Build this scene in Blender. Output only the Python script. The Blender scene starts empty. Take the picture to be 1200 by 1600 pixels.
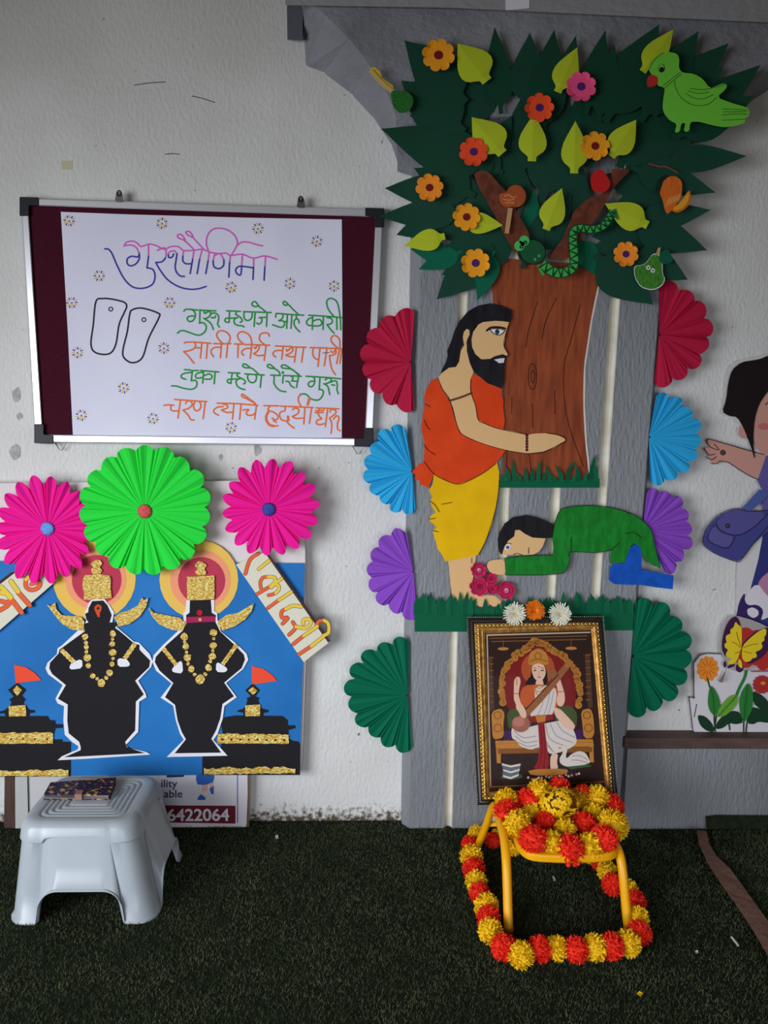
import bpy, bmesh, math, random
from mathutils import Vector, Matrix, noise as mnoise
from mathutils.geometry import tessellate_polygon
random.seed(7)
S = bpy.context.scene
COL = S.collection

# ------------------------------------------------------------------ camera
FPX, DIST = 1180.0, 2.4
YAW, PIT, ROL = math.radians(2.5), math.radians(6.6), math.radians(1.1)
CF = Vector((math.sin(YAW)*math.cos(PIT), math.cos(YAW)*math.cos(PIT), -math.sin(PIT)))
R0 = Vector((math.cos(YAW), -math.sin(YAW), 0)); U0 = R0.cross(CF)
CR = R0*math.cos(ROL) + U0*math.sin(ROL)
CU = U0*math.cos(ROL) - R0*math.sin(ROL)
CP = Vector((0, -DIST, 1.3222))
cam = bpy.data.objects.new('camera', bpy.data.cameras.new('camera')); COL.objects.link(cam)
cam.data.sensor_fit = 'VERTICAL'; cam.data.sensor_height = 36; cam.data.lens = 36*FPX/1600
cam.data.clip_start = 0.02
m = Matrix((CR, CU, -CF)).transposed().to_4x4(); m.translation = CP
cam.matrix_world = m
S.camera = cam

# ------------------------------------------------------------------ light
S.view_settings.view_transform = 'Standard'; S.view_settings.look = 'None'
S.view_settings.gamma = 1; S.view_settings.use_curve_mapping = False
S.view_settings.exposure = 0.0
w = bpy.data.worlds.new('world'); S.world = w; w.use_nodes = True
w.node_tree.nodes['Background'].inputs[0].default_value = (1.0, 0.82, 0.52, 1)
w.node_tree.nodes['Background'].inputs[1].default_value = 0.055

def area(name, loc, target, sx, sy, power, col, spread):
    l = bpy.data.lights.new(name, 'AREA'); l.shape = 'RECTANGLE'; l.size = sx; l.size_y = sy
    l.energy = power; l.color = col; l.spread = math.radians(spread)
    o = bpy.data.objects.new(name, l); COL.objects.link(o); o.location = loc
    o.rotation_euler = (Vector(target)-Vector(loc)).to_track_quat('-Z', 'Y').to_euler()
    return o
area('doorway_daylight', (-2.27, -2.64, 1.1), (0.24, 0, 0.21), 1.9, 1.6, 37, (0.94, 0.97, 1.07), 105)
area('front_fill', (0.55, -3.6, 0.9), (0.75, 0, 0.2), 2.2, 1.2, 7.5, (0.92, 0.96, 1.12), 75)  # added frontal fill that lifts the lower right; no known window there

# ------------------------------------------------------------------ materials
def s2l(c):
    c = c/255.0
    return c/12.92 if c <= 0.04045 else ((c+0.055)/1.055)**2.4
def rgb(c): return (s2l(c[0]), s2l(c[1]), s2l(c[2]), 1)
MATS = {}
def mat(name, col, rough=0.65, col2=None, scale=(20, 20, 20), bump=0.0, bscale=(150, 150, 150),
        metal=0.0, spec=0.25, lo=0.35, hi=0.65, detail=4):
    if name in MATS: return MATS[name]
    mt = bpy.data.materials.new(name); mt.use_nodes = True
    nt = mt.node_tree; b = nt.nodes['Principled BSDF']
    b.inputs['Base Color'].default_value = rgb(col)
    b.inputs['Roughness'].default_value = rough
    b.inputs['Metallic'].default_value = metal
    b.inputs['Specular IOR Level'].default_value = spec
    def nz(sc):
        g = nt.nodes.new('ShaderNodeNewGeometry'); mp = nt.nodes.new('ShaderNodeMapping')
        mp.inputs['Scale'].default_value = sc
        n = nt.nodes.new('ShaderNodeTexNoise'); n.inputs['Scale'].default_value = 1
        n.inputs['Detail'].default_value = detail
        nt.links.new(g.outputs['Position'], mp.inputs['Vector']); nt.links.new(mp.outputs[0], n.inputs['Vector'])
        return n
    if col2:
        n = nz(scale); r = nt.nodes.new('ShaderNodeValToRGB')
        r.color_ramp.elements[0].position = lo; r.color_ramp.elements[1].position = hi
        r.color_ramp.elements[0].color = rgb(col); r.color_ramp.elements[1].color = rgb(col2)
        nt.links.new(n.outputs['Fac'], r.inputs[0]); nt.links.new(r.outputs[0], b.inputs['Base Color'])
    if bump:
        n = nz(bscale); bp = nt.nodes.new('ShaderNodeBump'); bp.inputs['Strength'].default_value = 1.0
        bp.inputs['Distance'].default_value = bump
        nt.links.new(n.outputs['Fac'], bp.inputs['Height']); nt.links.new(bp.outputs[0], b.inputs['Normal'])
    MATS[name] = mt
    return mt
def paper(name, col, col2=None, **k):
    return mat('paper '+name, col, rough=k.pop('rough', 0.75), col2=col2, bump=0.0006, bscale=(40, 40, 40), spec=0.15, **k)
def ink(name, col): return mat('ink '+name, col, rough=0.7, spec=0.1)

def wall_mat():
    mt = mat('painted plaster', (224, 224, 218), rough=0.6, col2=(212, 212, 205), scale=(3, 3, 3), bump=0.0030, bscale=(95, 95, 55), spec=0.25, detail=6)
    nt = mt.node_tree; b = nt.nodes['Principled BSDF']
    base = b.inputs['Base Color'].links[0].from_socket
    g = nt.nodes.new('ShaderNodeNewGeometry')
    # small dark pits
    mp = nt.nodes.new('ShaderNodeMapping'); mp.inputs['Scale'].default_value = (42, 42, 42)
    nt.links.new(g.outputs['Position'], mp.inputs['Vector'])
    n = nt.nodes.new('ShaderNodeTexNoise'); n.inputs['Scale'].default_value = 1.0; n.inputs['Detail'].default_value = 3
    nt.links.new(mp.outputs[0], n.inputs['Vector'])
    r = nt.nodes.new('ShaderNodeValToRGB'); r.color_ramp.elements[0].position = 0.71; r.color_ramp.elements[1].position = 0.76
    nt.links.new(n.outputs['Fac'], r.inputs[0])
    mx = nt.nodes.new('ShaderNodeMix'); mx.data_type = 'RGBA'
    mx.inputs['B'].default_value = rgb((95, 92, 88))
    nt.links.new(r.outputs[0], mx.inputs['Factor']); nt.links.new(base, mx.inputs['A'])
    # splash dirt along the foot of the wall
    sp = nt.nodes.new('ShaderNodeSeparateXYZ'); nt.links.new(g.outputs['Position'], sp.inputs[0])
    mr = nt.nodes.new('ShaderNodeMapRange'); mr.inputs['From Min'].default_value = 0.0; mr.inputs['From Max'].default_value = 0.10
    mr.inputs['To Min'].default_value = 0.30; mr.inputs['To Max'].default_value = -0.25
    nt.links.new(sp.outputs['Z'], mr.inputs['Value'])
    n2 = nt.nodes.new('ShaderNodeTexNoise'); n2.inputs['Scale'].default_value = 60; n2.inputs['Detail'].default_value = 4
    nt.links.new(g.outputs['Position'], n2.inputs['Vector'])
    ad = nt.nodes.new('ShaderNodeMath'); ad.operation = 'ADD'
    nt.links.new(mr.outputs[0], ad.inputs[0]); nt.links.new(n2.outputs['Fac'], ad.inputs[1])
    r2 = nt.nodes.new('ShaderNodeValToRGB'); r2.color_ramp.elements[0].position = 0.55; r2.color_ramp.elements[1].position = 0.8
    nt.links.new(ad.outputs[0], r2.inputs[0])
    mx2 = nt.nodes.new('ShaderNodeMix'); mx2.data_type = 'RGBA'; mx2.inputs['B'].default_value = rgb((92, 80, 62))
    nt.links.new(r2.outputs[0], mx2.inputs['Factor']); nt.links.new(mx.outputs['Result'], mx2.inputs['A'])
    nt.links.new(mx2.outputs['Result'], b.inputs['Base Color'])
    return mt
M_WALL = wall_mat()
M_GREY = mat('grey wall paint', (140, 144, 145), rough=0.5, col2=(128, 132, 134), scale=(6, 6, 2), bump=0.005, bscale=(130, 130, 36), spec=0.35, detail=5)
M_GREY_H = mat('grey beam paint', (146, 147, 152), rough=0.6, col2=(128, 129, 134), scale=(5, 5, 5), bump=0.006, bscale=(45, 45, 60), spec=0.25, detail=6)
M_CREAM = mat('cream groove paint', (226, 222, 205), rough=0.6, col2=(205, 200, 180), scale=(10, 10, 14))
M_TURF = mat('turf backing', (42, 50, 34), rough=0.95, col2=(30, 36, 26), scale=(40, 40, 40), bump=0.004, bscale=(220, 220, 220), spec=0.05)
M_BLADE = mat('turf blades', (58, 68, 44), rough=0.85, col2=(86, 92, 66), scale=(9, 9, 9), spec=0.08)
M_BROWN = mat('brown stone ledge', (105, 82, 74), rough=0.6, col2=(84, 66, 60), scale=(8, 8, 30))
M_GOLD = mat('gold foil', (222, 160, 18), rough=0.32, col2=(255, 242, 150), scale=(110, 110, 190), bump=0.006, bscale=(140, 140, 260), metal=0.3, spec=0.6, lo=.4, hi=.62)  # pale second tone paints the foil's sparkle into the base colour
M_BLACKP = paper('black', (34, 33, 36))
M_WHITEP = paper('white', (236, 236, 240))
M_STEEL = mat('steel', (150, 150, 150), rough=0.3, metal=0.9)

# ------------------------------------------------------------------ mapping pixels to places
def ray(x, y): return CF + CR*((x-600)/FPX) - CU*((y-800)/FPX)
def P(x, y, d):                      # on the upright plane d metres in front of the wall
    v = ray(x, y); return CP + v*((DIST-d)/v.y)
def PZ(x, y, z):                     # on the level plane at height z
    v = ray(x, y); return CP + v*((z-CP.z)/v.z)
def W(d): return lambda x, y, h=0.0: P(x, y, d+h)
def cr(ox, oy, s):
    def f(*pts):
        if len(pts) == 1 and isinstance(pts[0], list): pts = pts[0]
        return [(ox+p[0]/s, oy+p[1]/s)+tuple(p[2:]) for p in pts]
    return f
def px_size(p): return ((p-CP).dot(CF))/FPX   # metres per pixel at a place

# ------------------------------------------------------------------ object helpers
WL = {}
def empty(name, label, cat, loc, group=None):
    o = bpy.data.objects.new(name, None); COL.objects.link(o); o.location = loc; WL[o.name] = Vector(loc)
    o.empty_display_size = 0.02
    tag(o, label, cat, group); return o
def tag(o, label=None, cat=None, group=None, kind=None):
    if label: o['label'] = label
    if cat: o['category'] = cat
    if group: o['group'] = group
    if kind: o['kind'] = kind
    return o
def link_mesh(name, verts, faces, mats, parent=None, smooth=False, fm=None, origin=None):
    verts = [Vector(v) for v in verts]
    if origin is None:
        lo = Vector([min(v[i] for v in verts) for i in range(3)]); hi = Vector([max(v[i] for v in verts) for i in range(3)])
        origin = (lo+hi)/2
    origin = Vector(origin)
    me = bpy.data.meshes.new(name)
    me.from_pydata([v-origin for v in verts], [], faces)
    if not isinstance(mats, (list, tuple)): mats = [mats]
    for x in mats: me.materials.append(x)
    if fm: me.polygons.foreach_set('material_index', fm)
    if smooth: me.polygons.foreach_set('use_smooth', [True]*len(me.polygons))
    me.update()
    o = bpy.data.objects.new(name, me); COL.objects.link(o); WL[o.name] = origin.copy()
    if parent: o.parent = parent; o.location = origin-WL[parent.name]
    else: o.location = origin
    return o
def fix_normals(o):
    bm = bmesh.new(); bm.from_mesh(o.data); bmesh.ops.recalc_face_normals(bm, faces=bm.faces); bm.to_mesh(o.data); bm.free(); return o

def area2(p): return sum(p[i][0]*p[(i+1) % len(p)][1]-p[(i+1) % len(p)][0]*p[i][1] for i in range(len(p)))
def chaikin(p, n):
    for _ in range(n):
        q = []
        for i in range(len(p)):
            a, b = p[i], p[(i+1) % len(p)]
            q += [(a[0]*.78+b[0]*.22, a[1]*.78+b[1]*.22), (a[0]*.22+b[0]*.78, a[1]*.22+b[1]*.78)]
        p = q
    return p
def catmull(p, n=5, closed=False):
    if len(p) < 3: return list(p)
    out = []; N = len(p); rng = range(N if closed else N-1)
    for i in rng:
        g = (lambda k: p[k % N]) if closed else (lambda k: p[max(0, min(N-1, k))])
        a, b, c, d = g(i-1), g(i), g(i+1), g(i+2)
        for j in range(n):
            t = j/n
            out.append(tuple(0.5*(2*b[k]+(c[k]-a[k])*t+(2*a[k]-5*b[k]+4*c[k]-d[k])*t*t+(3*b[k]-a[k]-3*c[k]+d[k])*t**3) for k in (0, 1)))
    if not closed: out.append(tuple(p[-1][:2]))
    return out
def dedupe(p):
    q = [p[0]]
    for a in p[1:]:
        if (a[0]-q[-1][0])**2+(a[1]-q[-1][1])**2 > 1e-4: q.append(a)
    if (q[0][0]-q[-1][0])**2+(q[0][1]-q[-1][1])**2 < 1e-4: q.pop()
    return q

def sheet(name, polys, M, mt, parent=None, th=0.0006, sm=0, step=0.0, bend=None):
    """cut-out of card: outline(s) on a real plane, with thickness"""
    if isinstance(polys[0][0], (int, float)): polys = [polys]
    V, Fc = [], []
    for k, p in enumerate(polys):
        p = [tuple(q[:2]) for q in p]
        if sm: p = chaikin(p, sm)
        p = dedupe(p)
        if area2(p) > 0: p = p[::-1]      # counter-clockwise seen from the front (pixel y runs down)
        n = len(p); o = len(V); h = step*k
        bf = (lambda q: bend(*q)) if bend else (lambda q: 0.0)
        V += [M(x, y, h+th+bf((x, y))) for x, y in p]
        V += [M(x, y, h+bf((x, y))) for x, y in p]
        tri = tessellate_polygon([[Vector((x, -y, 0)) for x, y in p]])
        for t in tri:
            a, b, c = t
            s = (p[b][0]-p[a][0])*(-(p[c][1]-p[a][1]))-(-(p[b][1]-p[a][1]))*(p[c][0]-p[a][0])
            if s < 0: a, b, c = a, c, b
            Fc.append((o+a, o+b, o+c)); Fc.append((o+n+c, o+n+b, o+n+a))
        for i in range(n):
            j = (i+1) % n; Fc.append((o+i, o+n+i, o+n+j, o+j))
    return link_mesh(name, V, Fc, mt, parent)

def strokes(name, lines, M, mt, parent, wd=3.0, h=0.0009, smooth=True, caps=True, closed=False, hs=1.2e-5):
    """pen lines: flat ribbons of ink lying on a sheet"""
    V, Fc = [], []; h0 = h
    for li, ln in enumerate(lines):
        lw = wd; h = h0+li*hs
        if len(ln) == 2 and isinstance(ln[1], (int, float)): ln, lw = ln
        p = catmull(ln, 5, closed) if smooth and len(ln) > 2 else list(ln)
        p = [q[:2] for q in p]
        if closed: p.append(p[0])
        q = [p[0]]
        for a in p[1:]:
            if math.dist(a, q[-1]) > 0.05: q.append(a)
        p = q
        if len(p) < 2: continue
        o = len(V)
        for i in range(len(p)):
            a = p[max(0, i-1)]; b = p[min(len(p)-1, i+1)]
            dx, dy = b[0]-a[0], b[1]-a[1]; L = math.hypot(dx, dy) or 1
            nx, ny = -dy/L*lw/2, dx/L*lw/2
            V += [M(p[i][0]+nx, p[i][1]+ny, h+i*8e-7), M(p[i][0]-nx, p[i][1]-ny, h+i*8e-7)]
            if i: Fc.append((o+2*i-2, o+2*i, o+2*i+1, o+2*i-1))
        if caps:
            for e, h in ((p[0], h-3e-6), (p[-1], h+len(p)*8e-7+2e-6)):
                o = len(V)
                V += [M(e[0]+lw/2*math.cos(t*math.pi/4), e[1]-lw/2*math.sin(t*math.pi/4), h) for t in range(8)]
                Fc.append(tuple(range(o, o+8)))
    return link_mesh(name, V, Fc, mt, parent)
def circ(cx, cy, rx, ry=None, n=20, a=0):
    ry = ry or rx; c, s = math.cos(a), math.sin(a)
    return [(cx+rx*math.cos(t)*c-ry*math.sin(t)*s, cy+rx*math.cos(t)*s+ry*math.sin(t)*c) for t in (2*math.pi*i/n for i in range(n))]
def ring_line(cx, cy, rx, ry=None, n=14): return circ(cx, cy, rx, ry, n)+[circ(cx, cy, rx, ry, n)[0]]

def box(name, x0, x1, y0, y1, z0, z1, mt, parent=None, bev=0.0):
    V = [(x, y, z) for x in (x0, x1) for y in (y0, y1) for z in (z0, z1)]
    Fc = [(0, 1, 3, 2), (4, 6, 7, 5), (0, 4, 5, 1), (2, 3, 7, 6), (0, 2, 6, 4), (1, 5, 7, 3)]
    o = link_mesh(name, V, Fc, mt, parent)
    if bev:
        b = o.modifiers.new('bevel', 'BEVEL'); b.width = bev; b.segments = 3
    return o
def tube(name, pts, r, mt, parent=None, n=12, cap=True):
    pts = [Vector(p) for p in pts]; V, Fc = [], []
    up = None
    for i, p in enumerate(pts):
        t = (pts[min(i+1, len(pts)-1)]-pts[max(i-1, 0)]).normalized()
        if up is None: up = t.orthogonal().normalized()
        up = (up-t*up.dot(t)).normalized(); sd = t.cross(up)
        rr = r[i] if isinstance(r, (list, tuple)) else r
        V += [p+(up*math.cos(2*math.pi*k/n)+sd*math.sin(2*math.pi*k/n))*rr for k in range(n)]
        if i: Fc += [((i-1)*n+k, (i-1)*n+(k+1) % n, i*n+(k+1) % n, i*n+k) for k in range(n)]
    if cap: Fc += [tuple(range(n))[::-1], tuple(range(len(V)-n, len(V)))]
    return fix_normals(link_mesh(name, V, Fc, mt, parent, smooth=True))
def curve3(pts, n=6):
    pts = [Vector(p) for p in pts]; out = []
    for i in range(len(pts)-1):
        a, b, c, d = pts[max(0, i-1)], pts[i], pts[i+1], pts[min(len(pts)-1, i+2)]
        for j in range(n):
            t = j/n; out.append(0.5*(2*b+(c-a)*t+(2*a-5*b+4*c-d)*t*t+(3*b-a-3*c+d)*t**3))
    return out+[pts[-1]]

# ================================================================== THE SETTING
def structure(o): o['kind'] = 'structure'; return o
wall = structure(link_mesh('wall_back', [(-3, 0, -0.05), (3.2, 0, -0.05), (3.2, 0, 3.2), (-3, 0, 3.2),
                                         (-3, .15, -0.05), (3.2, .15, -0.05), (3.2, .15, 3.2), (-3, .15, 3.2)],
                           [(0, 1, 2, 3), (5, 4, 7, 6), (4, 0, 3, 7), (1, 5, 6, 2), (3, 2, 6, 7), (4, 5, 1, 0)], M_WALL))
floor = structure(box('floor', -3, 3.2, -4.2, 0.0, -0.06, 0.0, M_TURF))

# pillar with chamfered corners and four cream grooves
def pillar():
    dF, dG = 0.05, 0.036
    def edge(xa, xb, d):
        a, b = P(xa, 450, d), P(xb, 1250, d)
        return lambda z: Vector((a.x+(b.x-a.x)*(z-a.z)/(b.z-a.z), -d, z))
    E = [(edge(640, 627, 0.0), 0), (edge(643, 629, 0.022), 0), (edge(657, 640, dF), 0)]
    for (l0, r0, l1, r1) in ((716, 731, 695, 707.5), (792, 808, 764, 778), (875, 891, 838, 852), (953, 970, 903, 916)):
        for k, t in enumerate((0, .12, .35, .65, .88, 1)):
            dd = dF-(dF-dG)*(0, .55, 1, 1, .55, 0)[k]*1.0
            E.append((edge(l0+(r0-l0)*t, l1+(r1-l1)*t, dd), 1 if k < 5 else 0))
    E += [(edge(1032, 968, dF), 0), (edge(1035, 970, 0.03), 0), (edge(1036, 971, 0.0), 0)]
    V, Fc, fm = [], [], []
    zs = [0.0, 0.6, 1.2, 1.8, 2.30]
    for z in zs: V += [e(z) for e, _ in E]
    n = len(E)
    for k in range(len(zs)-1):
        for i in range(n-1):
            Fc.append((k*n+i, k*n+i+1, (k+1)*n+i+1, (k+1)*n+i)); fm.append(E[i][1])
    return structure(link_mesh('wall_pillar', V, Fc, [M_GREY, M_CREAM], fm=fm))
pillar()

# beam with curved haunches over the pillar
def beam():
    front = [(470, -200), (478, -60), (483, 2), (510, 25), (545, 60), (575, 98), (600, 135), (613, 165), (618, 181),
             (760, 182), (900, 183), (1060, 186), (1090, 178), (1130, 158), (1170, 132), (1215, 100), (1300, 60), (1400, 40), (1400, -200)]
    back = [(440, -200), (452, -60), (472, 60), (475, 108), (503, 118), (548, 152), (585, 192), (612, 232), (622, 262),
            (760, 225), (900, 225), (1068, 232), (1100, 226), (1140, 196), (1175, 160), (1215, 134), (1300, 90), (1400, 70), (1400, -200)]
    front = front[::-1]; back = back[::-1]
    n = len(front); V = [P(x, y, .10) for x, y in front]+[P(x, y, -0.01) for x, y in back]
    Fc = []
    for t in tessellate_polygon([[Vector((x, -y, 0)) for x, y in front]]): Fc.append(tuple(t))
    for i in range(n-1): Fc.append((i, n+i, n+i+1, i+1))
    o = structure(fix_normals(link_mesh('trim_1', V, Fc, M_GREY_H))); return o
beam()
structure(sheet('trim_2', [(446, -150), (449, 62), (473, 63), (474, -150)], W(0.0), mat('dark grey paint', (96, 98, 104)), th=0.035))
structure(sheet('trim_3', [(440, -120), (446, 8), (700, 12), (1000, 26), (1400, 44), (1400, -120)], W(0.10), mat('upper band paint', (158, 158, 160), rough=0.6, bump=0.004, bscale=(30, 30, 60)), th=0.022))
structure(sheet('trim_4', [(621, 238), (621, 268), (640, 274), (655, 276), (668, 236)], W(0.0), M_GREY_H, th=0.04))

# low plinth and stone ledge to the right of the pillar
za = P(1090, 1169, 0.06).z
structure(box('wall_plinth', P(979, 1200, 0.06).x, 3.2, -0.06, 0.0, 0.0, za, M_GREY))
structure(box('trim_5', P(976, 1160, 0.068).x, 3.2, -0.068, 0.0, za, P(1090, 1152, 0.06).z, M_BROWN, bev=0.004))
for (x, y, r) in ((25, 618, 9), (30, 650, 5), (24, 706, 9), (402, 702, 7), (345, 715, 4)):
    pts = [(x+r*(0.6+0.6*random.random())*math.cos(t*.63), y+1.6*r*(0.5+0.6*random.random())*math.sin(t*.63)) for t in range(10)]
    sheet('plaster_scar', pts, W(0.0002), mat('bare plaster', (186, 186, 182), col2=(150, 150, 148), scale=(60, 60, 60)), wall, sm=1, th=0.0008)
for x0, y0, x1, y1 in ((210, 133, 258, 128), (300, 150, 335, 160), (258, 241, 280, 241)):
    strokes('scratch', [[(x0, y0), ((x0+x1)/2, (y0+y1)/2-1), (x1, y1)]], W(0.0004), ink('scratch', (80, 78, 74)), wall, wd=1.2)

# turf pile
def blades(name, n, place, parent=None):
    V, Fc = [], []
    for i in range(n):
        p = place()
        if p is None: continue
        a = random.random()*math.tau; ww = 0.0007+random.random()*0.0006
        hh = 0.004+random.random()*0.006; l = random.random()*0.007; b = random.random()*math.tau
        o = len(V); dx, dy = ww*math.cos(a), ww*math.sin(a)
        V += [(p[0]-dx, p[1]-dy, p[2]), (p[0]+dx, p[1]+dy, p[2]), (p[0]+l*math.cos(b), p[1]+l*math.sin(b), p[2]+hh)]
        Fc.append((o, o+1, o+2))
    o = link_mesh(name, V, Fc, M_BLADE, parent)
    return o
g = blades('turf_pile', 190000, lambda: (random.uniform(-1.5, 1.75), -random.random()**0.9*1.45, 0.0))
tag(g, 'short dark green artificial turf pile covering the floor', 'grass', kind='stuff')

# ================================================================== NOTICE BOARD
def board():
    d = 0.012; M = W(d); Bc = cr(0, 280, 1.9355)
    t = empty('notice_board', 'aluminium-framed maroon felt notice board hung on the white wall', 'notice board', P(320, 690, d))
    TL, TR, BR, BL = (33, 310), (598, 328), (581, 696), (56, 690)
    sheet('felt_panel', [TL, TR, BR, BL], M, mat('maroon felt', (74, 26, 40), rough=0.95, col2=(62, 20, 33), scale=(300, 300, 300), spec=0.05), t, th=0.012)
    alu = mat('aluminium', (225, 226, 228), rough=0.32, metal=0.55, spec=0.5)
    def inset(k):
        c = (sum(p[0] for p in (TL, TR, BR, BL))/4, sum(p[1] for p in (TL, TR, BR, BL))/4)
        return [(p[0]+k*(1 if p[0] < c[0] else -1), p[1]+k*(1 if p[1] < c[1] else -1)) for p in (TL, TR, BR, BL)]
    O, I = inset(-1), inset(11)
    for i in range(4):
        j = (i+1) % 4
        f = sheet('frame_rail', [O[i], O[j], I[j], I[i]], W(d), alu, t, th=0.021)
        f.modifiers.new('bevel', 'BEVEL').width = 0.003
    dark = mat('dark plastic', (34, 35, 40), rough=0.45)
    for i, (sx, sy) in enumerate(((1, 1), (-1, 1), (-1, -1), (1, -1))):
        x, y = inset(-2.5)[i]
        c = sheet('corner_cap', [(x, y), (x+30*sx, y+1*sx), (x+30*sx, y+13*sy+1*sx), (x+15*sx, y+14*sy), (x+15*sx, y+30*sy), (x, y+30*sy)], W(d), dark, t, th=0.024)
        c.modifiers.new('bevel', 'BEVEL').width = 0.002
    for x, y in ((186, 309), (470, 318)):
        k = sheet('hanger_clip', [(x-7, y+7), (x-5, y-4), (x-4, y-9), (x+4, y-9), (x+6, y-4), (x+7, y+7)], W(d+.018), M_STEEL, t, th=0.006, sm=1)
        strokes('nail', [ring_line(x, y-7, 3.2, 4)], W(d+.024), mat('dark nail', (50, 45, 40), metal=.6, rough=.4), k, wd=2.2)
    for x, y in ((95, 691), (560, 697)):
        tube('hanging_loop', [P(px_, py_, d+.004) for px_, py_ in ((x-9, y), (x-2, y+12), (x+2, y+12), (x+9, y), (x-9, y))], 0.0016, M_STEEL, t, n=6)
board()

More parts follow.
